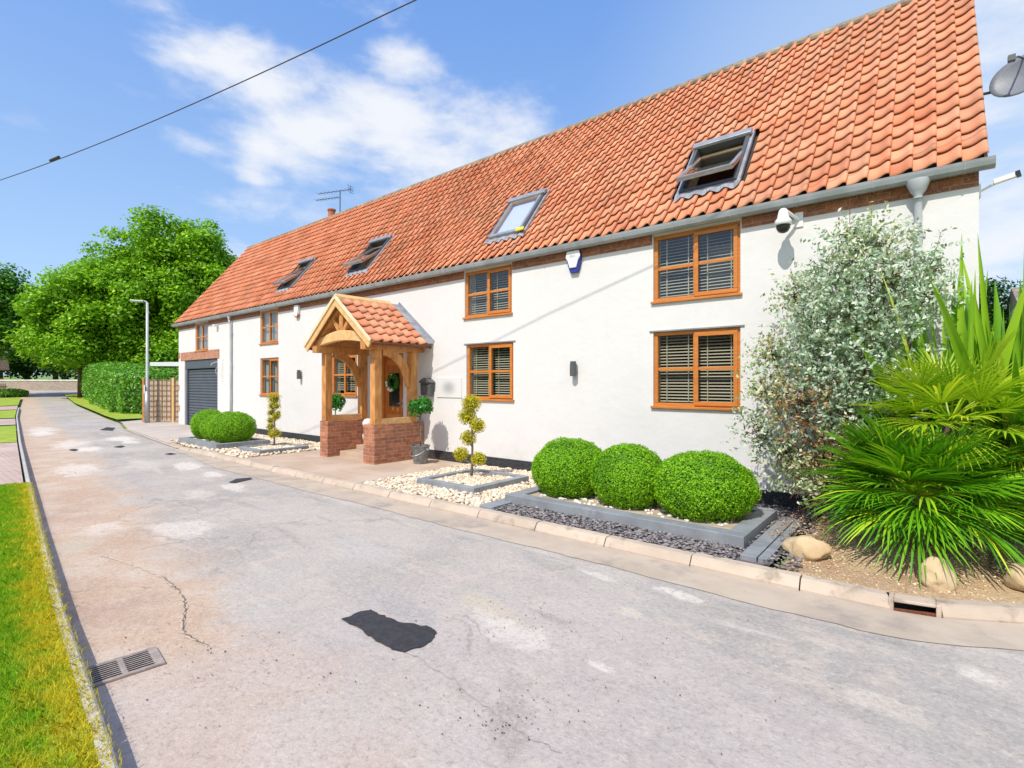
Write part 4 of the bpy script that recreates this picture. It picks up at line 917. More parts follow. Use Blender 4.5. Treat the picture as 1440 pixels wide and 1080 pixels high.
# letter box
lb = thing('letterbox', 'dark grey wall letterbox with an arched lid beside the porch', 'letterbox', (-9.02, 0, 1.6))
x0, x1 = -9.2, -8.84; xm = (x0+x1)/2
MB().prism([(x0+.02, 1.42), (x0, 1.72), (x1, 1.72), (x1-.02, 1.42)], 1, -.13, -.002).build('box', M['darkgrey'], lb, bevel=.006)
arch = [(x0-.03, 1.71)]+[(xm-.15+.30*k/8, 1.76+.06*math.sin(PI*k/8)) for k in range(9)]+[(x1+.03, 1.71), (x1+.01, 1.70)]+[(xm+.13-.26*k/8, 1.735+.05*math.sin(PI*k/8)) for k in range(9)]+[(x0-.01, 1.70)]
MB().prism([(x0-.03, 1.715)]+[(xm-.16+.32*k/8, 1.76+.065*math.sin(PI*k/8)) for k in range(9)]+[(x1+.03, 1.715)], 1, -.165, -.003).build('lid', M['darkgrey'], lb, bevel=.005)
MB().box(xm-.11, xm+.11, -.135, -.131, 1.655, 1.675).build('slot', M['black'], lb)
# name plate (blank)
sg_m, nt, b_, out_ = newmat('pale_plate'); N = NT(nt)
dd = N.vm('LENGTH', N.vm('MULTIPLY', N.vm('SUBTRACT', N.position(), (-8.37, -.02, 1.60)), (3.2, 0, 4.6)))
N.l(N.mix(N.smooth(dd, .1, 1.), (.42, .42, .42), (.70, .69, .68)), b_.inputs['Base Color']); b_.inputs['Roughness'].default_value = .5
tag(MB().box(-8.76, -7.96, -.018, -.001, 1.38, 1.83).build('name_plate', sg_m, bevel=.004), 'pale grey blank house plate between the letterbox and window', 'plaque')
# hanging basket bracket
hb = MB(); X = -20.55; hb.tube([(X, -.01, 2.62), (X, -.01, 1.75)], .008, 6).tube([(X, -.02, 2.5), (X-.1, -.2, 2.5), (X-.12, -.34, 2.44), (X-.12, -.38, 2.36)], .008, 6)
hb.tube([(X, -.02, 1.95)]+[(X-.02, -.16-.09*math.cos(t), 2.16+.14*math.sin(t)) for t in np.linspace(-2, 3.6, 14)], .006, 6)
tag(hb.build('basket_bracket', M['white']), 'white scrolled hanging basket bracket right of the garage door', 'bracket')
# wreath on the door
wr = thing('wreath', 'dark green wreath with cream flowers hanging on the front door', 'wreath', (-10.45, .05, 1.85))
P = []; Nn_ = []
for _ in range(900):
    t = rng.uniform(0, 2*PI); p2 = rng.uniform(0, 2*PI); r = .17; q = .055
    P.append((-10.45+(r+q*math.cos(p2))*math.cos(t), .04+q*.7*math.sin(p2), 1.72+(r+q*math.cos(p2))*math.sin(t))); Nn_.append((math.cos(p2)*math.cos(t), math.sin(p2), math.cos(p2)*math.sin(t)))
V, F = leafarr(np.array(P), np.array(Nn_), .05, .45); nmesh('wreath_leaves', V, F, M['bay'], wr)
P = np.array([(-10.45+.17*math.cos(t)+rng.normal(0, .02), -.02, 1.72+.17*math.sin(t)+rng.normal(0, .02)) for t in (3.3, 3.6, 4.3, 4.6, 4.9, 2.9, 1.2)])
for p in P: scatter(ico(2), p[None], rng.uniform(.028, .045, 1), M['whitestone'], 'flower', wr)
# white ornament by the right brick wall inside the porch
orn = thing('garden_ornament', 'white stone ornament standing inside the porch against the brick wall', 'ornament', (-9.67, -1.22, PZ))
OZ = PZ
mb = MB(); mb.lathe([(0, 0), (.10, 0), (.10, .05), (.06, .08), (.05, .14), (.10, .20), (.11, .26), (.06, .31), (.05, .37), (.09, .43), (.12, .52), (.13, .60), (.07, .68), (.06, .74), (.12, .80), (.13, .88), (.08, .95), (0, .97)], (-9.67, -1.22, PZ), 16)
mb.build('ornament_body', M['whitestone'], orn, smooth=True)
# satellite dish on the gable
sd = thing('satellite_dish', 'dark grey mesh satellite dish on an arm at the right gable', 'satellite dish', (.5, 1.3, 5.7))
c = np.array((.92, 1.30, 5.66)); nrm = np.array((-.35, -.92, .25)); nrm /= np.linalg.norm(nrm); ux = np.cross(nrm, (0, 0, 1)); ux /= np.linalg.norm(ux); uz_ = -np.cross(ux, nrm)
V = []; F = []; n = 28
for i, r in enumerate((0, .08, .16, .24, .30, .305)):
    for k in range(n): t = 2*PI*k/n; V.append(c+ux*r*1.05*math.cos(t)+uz_*r*.92*math.sin(t)+nrm*(r*r*.75 if i < 5 else .055))
for i in range(5):
    for k in range(n): F.append((i*n+k, i*n+(k+1) % n, (i+1)*n+(k+1) % n, (i+1)*n+k))
nmesh('dish', np.array(V), F, mat('dish_grey', (.20, .21, .25), (.16, .17, .2), scale=80, rough=.5), sd, smooth=True)
MB().tube([tuple(c-uz_*.26-nrm*.0), tuple(c-uz_*.16+nrm*.22), tuple(c-uz_*.02+nrm*.38)], .011, 6).box(*(list(sum([[v-.035, v+.035] for v in (c-uz_*.02+nrm*.40)], [])))).build('receiver_arm', M['darkgrey'], sd)
MB().tube([(.435, 1.35, 5.60), (.62, 1.38, 5.60), tuple(c-nrm*.06-uz_*.05)], .02, 8).box(.43, .445, 1.25, 1.45, 5.48, 5.72).build('mounting_arm', M['black'], sd)
# gable floodlight
fl = thing('gable_camera', 'small white security camera sticking out from the right gable corner', 'security camera', (.43, .12, 4.0), 'wall cameras')
MB().box(.431, .45, .05, .2, 3.88, 4.02).tube([(.45, .12, 3.95), (.55, .13, 4.0), (.60, .12, 4.02)], .015, 6).build('bracket', M['white'], fl)
MB().beam((.56, .10, 4.02), (.74, .06, 4.05), .05, .06).build('camera_body', M['white'], fl, bevel=.01)
MB().beam((.742, .06, 4.05), (.78, .055, 4.058), .06, .065).build('lens_hood', M['black'], fl)
# tv aerial behind the ridge
ae = thing('television_aerial', 'grey television aerial on a mast behind the roof ridge', 'aerial', (-18.3, 3.5, 7.6))
MB().tube([(-18.3, 3.5, 7.5), (-18.3, 3.5, 9.42)], .022, 8).build('mast', M['darkgrey'], ae)
mb = MB(); hd = np.array((-.93, -.36, 0)); 
for z, L0, L1 in ((9.15, .05, 1.15), (9.40, -.5, 1.05)):
    a = np.array((-18.3, 3.5, z)); mb.tube([tuple(a-hd*(-L0)), tuple(a+hd*L1)], .014, 6)
    px_ = np.array((-hd[1], hd[0], 0))
    for k in range(9):
        q = a+hd*(L0+(L1-L0)*k/8); mb.tube([tuple(q-px_*.16), tuple(q+px_*.16)], .006, 4)
a = np.array((-18.3, 3.5, 9.40))-hd*.5
for dz in (-.12, -.04, .04, .12): mb.tube([tuple(a-px_*.2+np.array((0, 0, dz))), tuple(a+px_*.2+np.array((0, 0, dz)))], .008, 4)
mb.tube([tuple(a+np.array((0, 0, -.16))), tuple(a+np.array((0, 0, .16)))], .01, 4)
mb.build('antenna', M['darkgrey'], ae)

# ------------------------------------------------------------------ clipped plants
def ball_leaves(c, r, n, size, jit=.55, spread=.05, seed=1, asp=.55, bott=-.75):
    D = unit(rng.normal(size=(n, 3))); D = D[D[:, 2] > bott]; R = np.array(r)
    k = 1+.045*snoise(D, 5, seed)+.032*snoise(D, 16, seed+1)+.015*snoise(D, 31, seed+2)+rng.uniform(-spread, spread*.6, len(D))+(rng.uniform(0, 1, len(D)) > .985)*rng.uniform(0, .05, len(D))
    P = np.array(c)+D*R*k[:, None]; N = unit(D/R)
    return leafarr(P, N, size, asp, jit)
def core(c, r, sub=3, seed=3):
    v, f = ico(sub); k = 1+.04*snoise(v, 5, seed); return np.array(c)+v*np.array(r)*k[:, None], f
# box ball prototype
bb = thing('box_ball', 'clipped round box ball, leftmost of the three in the long planter', 'topiary', (-4.18, -1.53, .0), 'clipped box balls')
O0 = np.array((-4.18, -1.53, .0))
V, F = ball_leaves(O0+np.array((0, 0, .42)), (.55, .55, .46), 30000, .026, spread=.06, seed=4); nmesh('foliage', V, F, M['box'], bb)
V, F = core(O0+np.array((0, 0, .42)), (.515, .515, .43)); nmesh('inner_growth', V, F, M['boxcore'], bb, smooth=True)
MB().tube([(O0[0], O0[1], 0.0), (O0[0], O0[1], .3)], .03, 6).build('stem', M['bark'], bb)
for loc, rot, s, lab in [((-3.20, -1.58, .0), 1.9, (.92, .92, .99), 'clipped round box ball, middle of the three in the long planter'),
                         ((-2.20, -1.52, .0), 3.6, (1.10, 1.0, .96), 'largest clipped box ball, at the right end of the long planter'),
                         ((-14.95, -1.95, .05), .7, (1.08, 1.0, .99), 'clipped box ball nearest the camera in the planter by the garage'),
                         ((-15.75, -1.97, .05), 2.6, (.84, .86, .88), 'middle clipped box ball in the planter by the garage'),
                         ((-16.5, -1.95, .05), 4.4, (.86, .90, 1.0), 'farthest clipped box ball in the planter by the garage')]:
    c_ = copy_tree(bb, loc, (0, 0, rot), s); c_['label'] = lab
# golden cloud-pruned trees
def cloud_tree(base, balls, label, trunk, ls=.03, n0=700):
    t = thing('cloud_pruned_tree', label, 'topiary', base, 'golden cloud pruned trees'); b0 = np.array(base)
    mb = MB(); mb.tube([tuple(b0+np.array(p)) for p in trunk], [.028, .024, .02, .017, .014, .01][:len(trunk)], 8)
    for (x, y, z, r) in balls:
        zt = max(.12, z-.16); k = np.interp(zt, [p[2] for p in trunk], [p[0] for p in trunk]); mb.tube([tuple(b0+(k, 0, zt)), tuple(b0+((k+x)/2, y*.6, (zt+z)/2-.03)), tuple(b0+(x, y, z-.02))], [.011, .009, .006], 6)
    mb.build('trunk', M['barkgrey'], t, smooth=True)
    for i, (x, y, z, r) in enumerate(balls):
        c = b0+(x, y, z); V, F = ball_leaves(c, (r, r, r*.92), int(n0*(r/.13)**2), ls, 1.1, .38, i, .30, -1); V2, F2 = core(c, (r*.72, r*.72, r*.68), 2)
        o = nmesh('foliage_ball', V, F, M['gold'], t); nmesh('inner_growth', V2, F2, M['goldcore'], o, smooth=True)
cloud_tree((-6.35, -1.38, .02), [(0, 0, 1.32, .155), (-.09, -.02, 1.09, .145), (.13, .02, .93, .125), (-.08, 0, .70, .13), (-.24, -.03, .40, .125), (.15, .02, .35, .12)],
           'golden cloud-pruned tree in the square planter right of the porch', [(0, 0, -.03), (.01, 0, .2), (.02, 0, .5), (.02, 0, .75), (0, 0, .95), (-.02, 0, 1.25)], ls=.046, n0=760)
cloud_tree((-13.45, -1.5, .02), [(0, 0, 1.27, .16), (-.08, 0, 1.07, .11), (.14, 0, 1.08, .09), (-.16, 0, .90, .10), (.10, 0, .80, .11), (.22, 0, .90, .075), (-.19, 0, .70, .10), (-.20, 0, .52, .11), (-.11, 0, .33, .11), (.11, 0, .38, .12)],
           'golden cloud-pruned tree in the square planter left of the porch', [(0, 0, -.03), (.01, 0, .2), (.03, 0, .5), (.02, 0, .75), (0, 0, .95), (0, 0, 1.2)], ls=.045, n0=420)
# standard bay trees in buckets
bc = np.array((-8.62, -.62, PZ))
by = thing('potted_bay_tree', 'small round-headed tree in a zinc bucket right of the porch', 'potted tree', tuple(bc), 'potted round-headed trees')
MB().lathe([(0, .01), (.145, .0), (.15, .02), (.195, .36), (.21, .37), (.21, .395), (.19, .395), (.185, .34), (0, .33)], tuple(bc), 24).build('bucket', M['zinc'], by, smooth=False)
MB().tube([tuple(bc+(.19*math.cos(t), .19*math.sin(t)-.05, .30-.12*abs(math.sin(t)))) for t in np.linspace(PI, 2*PI, 10)], .007, 6).box(bc[0]+.19, bc[0]+.27, bc[1]-.02, bc[1]+.02, .26, .30).build('handle', M['steel'], by)
MB().tube([tuple(bc+(0, 0, .3)), tuple(bc+(.01, 0, .6)), tuple(bc+(-.01, 0, .9)), tuple(bc+(0, 0, 1.15))], .014, 8).build('stem', M['barkgrey'], by, smooth=True)
def shell(c, r, n, size, inner=.55, jit=1., asp=.5, mat_=None):
    D = unit(rng.normal(size=(n, 3))); k = inner+(1-inner)*rng.uniform(0, 1, n)**.5; k *= 1+.12*snoise(D, 4, int(n) % 50)
    return leafarr(np.array(c)+D*np.array(r)*k[:, None], D, size, asp, jit)
VV = []; FF = []; q_ = 0
for k in range(11):
    d = unit(rng.normal(size=3)); V, F = shell(bc+(0, 0, 1.22)+d*np.array((.15, .15, .12)), (.16, .16, .14), 150, .085, .3, .9, .42); VV.append(V); FF.append(F+q_); q_ += len(V)
nmesh('crown', np.vstack(VV), np.vstack(FF), M['bay'], by)
b2 = copy_tree(by, (-11.95, -.62, PZ), (0, 0, 2.1), (.95, .95, 1.02)); b2['label'] = 'small round-headed tree seen through the porch posts on its left side'

# variegated shrub against the wall
sh = thing('variegated_shrub', 'tall loose variegated shrub with white edged leaves against the wall', 'shrub', (-.75, -.75, 0))
def PT(px, py, y):   # a point on the plane at distance y from the facade seen at a pixel
    r = FW+(px-720)/720*RT+UP*(539-py)/720; t = (y+8)/r[1]; return CAM+r*t
cl = [(1225, 345, 38, 0), (1180, 385, 52, 1), (1250, 395, 58, 1), (1122, 415, 32, 0), (1150, 455, 52, 1), (1215, 450, 72, 1), (1290, 425, 36, 1), (1310, 375, 22, 1), (1085, 500, 36, 0), (1145, 515, 56, 1), (1225, 520, 60, 1), (1080, 555, 34, 0), (1130, 570, 44, 2), (1190, 580, 48, 1), (1245, 590, 46, 1), (1068, 610, 30, 1), (1105, 640, 36, 0), (1160, 640, 44, 2), (1215, 640, 48, 2), (1125, 680, 30, 0), (1165, 690, 28, 2), (1195, 330, 20, 1)]
VD = []; FD = []; ndk = [0]; Va = [[], [], []]; Fa = [[], [], []]; tw = MB(); nn_ = [0, 0, 0]
for i, (px, py, r, k) in enumerate(cl):
    y = -.75+random.uniform(-.3, .3); c = PT(px, py, y); R = r/720*6.4
    n = int(2050*(R/.55)**2)
    # sprays: short lines of leaves pointing outwards
    D = unit(rng.normal(size=(n//7, 3))); S = c+D*R*rng.uniform(.25, 1.22, (n//7, 1))
    dirs = unit(D+rng.normal(0, .5, D.shape)+np.array((0, 0, .25)))
    pts = (S[:, None]+dirs[:, None]*np.linspace(0, .16, 7)[None, :, None]+rng.normal(0, .012, (len(S), 7, 3))).reshape(-1, 3)
    V, F = leafarr(pts, np.repeat(D, 7, 0), .056, .5, 1.0, .0)
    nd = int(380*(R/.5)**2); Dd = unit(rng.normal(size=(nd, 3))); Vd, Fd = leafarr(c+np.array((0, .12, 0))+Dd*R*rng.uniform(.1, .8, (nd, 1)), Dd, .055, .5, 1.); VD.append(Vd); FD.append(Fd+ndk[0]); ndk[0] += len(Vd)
    Va[k].append(V); Fa[k].append(F+nn_[k]); nn_[k] += len(V)
    base = np.array((-.75+random.uniform(-.1, .1), -.7, .05)); m1 = base+(c-base)*.5+np.array((random.uniform(-.1, .1), 0, -.05)); tw.tube([tuple(base), tuple(base+(m1-base)*.5+np.array((0, 0, .1))), tuple(m1), tuple(c), tuple(c+(c-m1)*.25)], [.018, .014, .010, .005, .003], 6)
    for _ in range(14):
        d = unit(rng.normal(size=3)); e = c+d*R*.85; tw.tube([tuple(c+(rng.normal(size=3))*.05), tuple((c+e)/2+rng.normal(size=3)*.03), tuple(e)], [.006, .004, .002], 4)
nmesh('foliage', np.vstack(Va[0]), np.vstack(Fa[0]), M['varieg'], sh); nmesh('foliage', np.vstack(Va[1]), np.vstack(Fa[1]), M['varieg2'], sh); nmesh('foliage', np.vstack(Va[2]), np.vstack(Fa[2]), M['varred'], sh)
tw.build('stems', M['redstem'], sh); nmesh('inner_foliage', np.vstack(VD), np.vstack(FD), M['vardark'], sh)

# fan palms
def fan_palm(center, nleaf, blade, pet, m, label, tr_h, group='fan palms', elmin=-.5, elmax=1.3, nb=26, seed=1, wf=1.):
    c = np.array(center); t = thing('fan_palm', label, 'palm', (c[0], c[1], 0.05), group); r = np.random.default_rng(seed)
    MB().tube([(c[0], c[1], 0), (c[0], c[1], tr_h*.5), tuple(c)], [.10, .085, .06], 10).build('trunk', M['bark'], t)
    pm = MB(); V = []; F = []
    for i in range(nleaf):
        az = i*2.39996+r.uniform(-.2, .2); el = elmin+(elmax-elmin)*((i+.5)/nleaf)**.85
        d = np.array((math.cos(az)*math.cos(el), math.sin(az)*math.cos(el), math.sin(el))); L = pet*r.uniform(.75, 1.15)
        hub = c+d*L+np.array((0, 0, -.05*L)); side = unit(np.cross(d, (0, 0, 1.))+r.normal(0, .12, 3)); nrm_ = np.cross(side, d)
        pm.tube([tuple(c), tuple(c+d*L*.5+(0, 0, .02)), tuple(hub)], [.012, .009, .007], 5)
        B = blade*r.uniform(.8, 1.12); span = 1.75+r.uniform(-.2, .25); droop = .08+.16*(1-el)
        fold = .30
        for k in range(nb):
            a = -span+2*span*k/(nb-1); a += r.normal(0, .02)
            dd = d*math.cos(a)+side*math.sin(a); dd = unit(dd+nrm_*fold*abs(math.sin(a))); LB = B*(.62+.38*math.cos(a*.75))*r.uniform(.9, 1.08)
            w = .0115*LB/.45*wf; sd_ = unit(np.cross(dd, nrm_)); n_ = len(V); ds = droop*r.uniform(.6, 1.3)
            def pt(s): return hub+dd*LB*s+np.array((0, 0, -ds*LB*s**2.6))
            up_ = nrm_*w*.55
            prof = [(0, .25), (.35, .8), (.62, 1.), (.85, .6), (1., .04)]
            for s, ww in prof: p = pt(s); V += [p-sd_*w*ww+up_*ww, p-up_*ww*.2, p+sd_*w*ww+up_*ww]
            for q in range(4):
                o2 = n_+3*q; F += [(o2, o2+1, o2+4, o2+3), (o2+1, o2+2, o2+5, o2+4)]
    nmesh('fronds', np.array(V), np.array(F), m, t); pm.build('leaf_stalks', M['palmy'], t)
    return t
fan_palm((-.10, -1.55, .62), 66, .60, .42, M['palm'], 'large dark green fan palm spreading low over the sandy soil', .7, elmin=-.50, elmax=1.05, nb=36, seed=3, wf=.72)
fan_palm((.15, -1.30, 1.32), 28, .54, .44, M['palmy'], 'taller yellow green fan palm behind the dark one', 1.2, elmin=-.55, elmax=1.15, nb=30, seed=8, wf=.8)
fan_palm((1.0, -1.25, .80), 28, .52, .42, M['palm'], 'fan palm at the far right, half out of the picture', .65, elmin=-.45, elmax=1.3, nb=26, seed=12)
# sword leaved flax clumps
def flax(base, n, h, label, seed, m, w=.045, spread=.4):
    r = np.random.default_rng(seed); t = thing('flax_plant', label, 'plant', base, 'sword leaved plants'); V = []; F = []; b0 = np.array(base)
    for i in range(n):
        az = r.uniform(0, 2*PI); ln = abs(r.normal(0, spread)); H = h*r.uniform(.5, 1.05); dh = np.array((math.cos(az), math.sin(az), 0)); p0 = b0+dh*r.uniform(0, .12)
        fa = az+r.normal(0, .6); sd_ = np.array((-math.sin(fa), math.cos(fa), 0)); nr = np.cross(sd_, (0, 0, 1)); n_ = len(V); W = w*r.uniform(.7, 1.25)
        for s, ww in ((0, .6), (.25, .9), (.5, 1.), (.7, .85), (.88, .45), (1, .03)):
            p = p0+dh*H*ln*(s+.6*s**3*ln)+np.array((0, 0, H*(s-.28*ln*s**3))); V += [p-sd_*W*ww+nr*W*ww*.35, p-nr*W*ww*.25, p+sd_*W*ww+nr*W*ww*.35]
        for q in range(5): o2 = n_+3*q; F += [(o2, o2+1, o2+4, o2+3), (o2+1, o2+2, o2+5, o2+4)]
    nmesh('blades', np.array(V), np.array(F), m, t); return t
flax((.22, -.60, .05), 58, 3.1, 'tall sword-leaved flax plant rising behind the palms by the wall corner', 5, M['flax'], .050, .19)
flax((.70, -.62, .05), 58, 3.2, 'tall sword-leaved flax plant at the right edge of the picture', 9, M['flax'], .052, .17)
tag(MB().sweep([(.62, -1.95, .55), (.70, -1.93, .75), (.80, -1.92, .98)], .012, [.02, .05, .005], (0, 1, 0)).build('dead_leaf', M['deadleaf']), 'single orange brown dead leaf standing among the right palms', 'leaf')
# rocks
def rock(c, r, label, seed, rot=0):
    v, f = ico(4); k = 1+.24*snoise(v, 2.4, seed)+.09*snoise(v, 6, seed+1)+.03*snoise(v, 15, seed+2); q = v@unit(np.array((.5, -.8, .6))); k = np.where(q*k > .72, .72/np.maximum(q, .01), k); P = v*k[:, None]*np.array(r); P[:, 2] = np.maximum(P[:, 2], -r[2]*.75)
    ca, sa = math.cos(rot), math.sin(rot); P = np.stack([P[:, 0]*ca-P[:, 1]*sa, P[:, 0]*sa+P[:, 1]*ca, P[:, 2]], 1)+np.array(c)
    tag(nmesh('rock', P, f, M['stone'], smooth=True), label, 'rock', 'sandstone rocks')
rock((-.95, -2.22, .05), (.20, .14, .12), 'rounded cream sandstone rock beside the flat grey boards', 11)
rock((.03, -2.36, .06), (.13, .11, .15), 'pointed cream sandstone rock under the dark fan palm', 23, .4)
rock((.60, -2.02, .08), (.14, .14, .12), 'cream sandstone rock at the right edge of the bed', 31)
# leaf litter under the shrub
P = np.stack([rng.uniform(-1.4, -.3, 900), rng.uniform(-1.9, -.1, 900), rng.uniform(.0, .05, 900)], 1); V, F = leafarr(P, np.tile((0, 0, 1.), (900, 1)), .035, .5, .5)
tag(nmesh('leaf_litter', V, F, mat('dry_leaves', (.34, .15, .06), (.5, .34, .18), scale=9, rough=.8, island=.6)), 'dry brown leaf litter on the soil under the variegated shrub', 'leaves', kind='stuff')

# ------------------------------------------------------------------ street furniture and boundaries
lz = -.1
sl_ = thing('street_lamp', 'grey street lamp column with a flat head beside the fence', 'street lamp', (-26.9, -.67, lz))
MB().tube([(-26.9, -.67, lz), (-26.9, -.67, 1.35)], .10, 14).build('base_column', M['steel'], sl_, smooth=True)
MB().tube([(-26.9, -.67, 1.351), (-26.9, -.67, 1.45), (-26.9, -.67, 5.28)], [.085, .06, .05], 12).build('pole', M['pipe'], sl_, smooth=True)
MB().tube([(-26.9, -.67, 5.28), (-26.95, -.72, 5.33), (-27.05, -.80, 5.33)], .045, 8).beam((-26.98, -.74, 5.33), (-27.42, -1.12, 5.36), .2, .07).build('lamp_head', M['steel'], sl_, bevel=.02)
MB().beam((-27.1, -.84, 5.296), (-27.40, -1.10, 5.318), .15, .012).build('lens', M['white'], sl_)
MB().box(-26.96, -26.84, -.785, -.772, 1.25, 1.62).build('number_plate', M['white'], sl_)
# trellis fence
fe = thing('trellis_fence', 'weathered board fence with square trellis beside the garage', 'fence', (-26.5, .1, 0))
A = np.array((-25.25, 1.0)); B = np.array((-27.5, -.62)); L = np.linalg.norm(B-A); d2 = (B-A)/L; nv = np.array((d2[1], -d2[0]));
if nv@np.array((0, -8)-A) < 0: nv = -nv
def fb(mb, s0, s1, n0, n1, z0, z1):
    V = [(*(A+d2*s+nv*n), z) for z in (z0, z1) for n in (n0, n1) for s in (s0, s1)]; mb.add(V, [(0, 2, 3, 1), (4, 5, 7, 6), (0, 1, 5, 4), (2, 6, 7, 3), (0, 4, 6, 2), (1, 3, 7, 5)])
mb = MB(); s = 0
while s < L-.02: fb(mb, s+.004, min(L, s+.145), -.01, .012+random.uniform(0, .004), -.02, 1.86+random.uniform(-.01, .01)); s += .15
mb.build('boards', M['fence'], fe)
mb = MB()
for k in range(14): fb(mb, .06+k*(L-.12)/13, .075+k*(L-.12)/13+.012, .02, .035, .05, 1.84)
for k in range(8): fb(mb, .03, L-.03, .036, .05, .2+k*.235, .222+k*.235)
mb.build('trellis', M['lattice'], fe)
for s in (0, L/2, L): mb = MB(); fb(mb, s-.05, s+.05, -.03, .06, -.05, 1.95); mb.build('post', M['oakpale'] if s < L else M['orangewood'], fe)
pg = thing('pergola', 'pale timber beam on a post above the fence beside the garage', 'pergola', (-27, 2.5, 0))
a = PT(212, 512, 2.5); b = PT(247, 512, 2.5)
MB().beam(tuple(a), tuple(b+(b-a)*.3), .1, .24).build('beam', M['white'], pg); p_ = PT(243, 540, 2.6)
MB().box(p_[0]-.06, p_[0]+.06, 2.6, 2.72, -.1, a[2]-.12).build('post', M['darkgrey'], pg)
MB().box(a[0], b[0]+.5, 2.72, 4.6, a[2]-.02, a[2]+.03).build('canopy', M['white'], pg)

# laurel hedge
hg = thing('laurel_hedge', 'large bright green laurel hedge along the right side of the lane', 'hedge', (-36, 1, 0))
poly = [(-32.3, .95), (-33.0, .35), (-34.9, -.15), (-36.5, .1), (-44, 1.0), (-53.5, 2.4), (-54.5, 4.5), (-44, 4.2), (-36, 3.6), (-32.3, 3.3)]
Vh = []; Fh = []; nb_ = 0
def hz(x): return 2.25+.09*(-33-x)*.35+.12*math.sin(x*1.3)
P = []; Nn_ = []
for i in range(len(poly)):
    a = np.array(poly[i]); b = np.array(poly[(i+1) % len(poly)]); L = np.linalg.norm(b-a); nrm2 = np.array(((b-a)[1], -(b-a)[0]))/L
    if nrm2@(np.array((-42, 2.2))-a) > 0: nrm2 = -nrm2
    if i in (6, 7): continue
    n = int(L*2.6*(230 if i < 3 or i == 9 else 110)); s = rng.uniform(0, 1, n); z = rng.uniform(0, 1, n)**.9
    xy = a+(b-a)*s[:, None]; bul = .30*snoise(np.column_stack([xy*1.0, z*3]), 2.6, 5)+.22*np.sin(np.clip(z, 0, 1)*PI)-.35*np.clip(z-.85, 0, 1)*3
    xy = xy+nrm2*(bul+rng.uniform(-.1, .08, n))[:, None]
    g = np.array([gz(*q) for q in xy]); zz = g+z*np.array([hz(q[0]) for q in xy])+.0
    P.append(np.column_stack([xy, zz-.05])); Nn_.append(np.column_stack([np.tile(nrm2, (n, 1)), np.clip(z-.6, 0, 1)*2]))
n = 9000; x = rng.uniform(-54, -32.4, n); fr = rng.uniform(0, 1, n); lo = np.interp(x, [-53.5, -44, -36.5, -34.9, -33, -32.3], [2.4, 1.0, .1, -.15, .35, .95]); hi = np.interp(x, [-54.5, -44, -36, -32.3], [4.5, 4.2, 3.6, 3.3])
y = lo+(hi-lo)*fr; zt = np.array([gz(a, b)+hz(a) for a, b in zip(x, y)])-.25*(np.abs(fr-.5)*2)**4+rng.uniform(-.1, .12, n)
P.append(np.column_stack([x, y, zt])); Nn_.append(np.tile((0, 0, 1.), (n, 1)))
V, F = leafarr(np.vstack(P), np.vstack(Nn_), .15, .5, .7); nmesh('foliage', V, F, M['laurel'], hg)
cx_, cy_ = np.mean(poly, 0)
ins = [(x+(.25 if x < -43 else -.2 if x > -34 else 0), y+(.25 if y < 2.4 else -.2)) for x, y in poly]; mbh = MB(); k = len(ins)
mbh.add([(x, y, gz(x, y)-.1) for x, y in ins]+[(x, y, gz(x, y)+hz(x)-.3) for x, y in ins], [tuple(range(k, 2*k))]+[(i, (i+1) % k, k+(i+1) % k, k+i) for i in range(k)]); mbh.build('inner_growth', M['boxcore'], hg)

# ------------------------------------------------------------------ trees
def tree(name, label, base, H, crown, m, leaf, dens, trunk_r=.25, group='trees along the lane', seed=0, th=None, limbs=6, bark='bark', puffr=(.55, 1.5)):
    """crown: list of ellipsoids (dx,dy,z,rx,ry,rz) relative to the base"""
    r = np.random.default_rng(seed); b0 = np.array(base, float); t = thing(name, label, 'tree', base, group)
    tw = MB(); th = th or H*.35; tw.tube([tuple(b0+(0, 0, -.2)), tuple(b0+(.05, 0, th*.5)), tuple(b0+(0, .05, th))], [trunk_r*1.2, trunk_r, trunk_r*.85], 10)
    P = []; Nn = []
    for (dx, dy, z, rx, ry, rz_) in crown:
        c = b0+(dx, dy, z); R = np.array((rx, ry, rz_)); vol = (rx*ry*rz_)**(1/3); npf = int(5.0*(rx*ry+rx*rz_+ry*rz_)/3/(np.mean(puffr)**2)*1.1)+4
        for _ in range(max(1, limbs//len(crown)+1)):
            e = c+unit(r.normal(size=3))*R*.6; tw.tube([tuple(b0+(0, 0, th*.9)), tuple((b0+(0, 0, th)+c)/2+r.normal(size=3)*.2), tuple(e)], [trunk_r*.6, trunk_r*.4, trunk_r*.12], 6)
        for _ in range(npf):
            d = unit(r.normal(size=3)); pr = r.uniform(*puffr); pc = c+d*R*r.uniform(.5, 1.08); Rp = np.array((pr*1.15, pr*1.15, pr*.75))
            n = int(dens*pr*pr*.8); D = unit(r.normal(size=(n, 3))+np.array((0, 0, .45))+d*.5); k = .35+.95*r.uniform(0, 1, n)**.8
            P.append(pc+D*Rp*k[:, None]*(1+.15*snoise(D, 4, int(r.integers(99))))[:, None]); Nn.append(D*.6+np.array((0, 0, .7)))
    V, F = leafarr(np.vstack(P), np.vstack(Nn), leaf, .72, .55); nmesh('crown', V, F, m, t); tw.build('trunk', M[bark], t, smooth=True); return t
def at(px, dpt, z=None):
    r = FW+(px-720)/720*RT; p = CAM+r*dpt; return (p[0], p[1], (rise(dpt) if z is None else z)-.1)
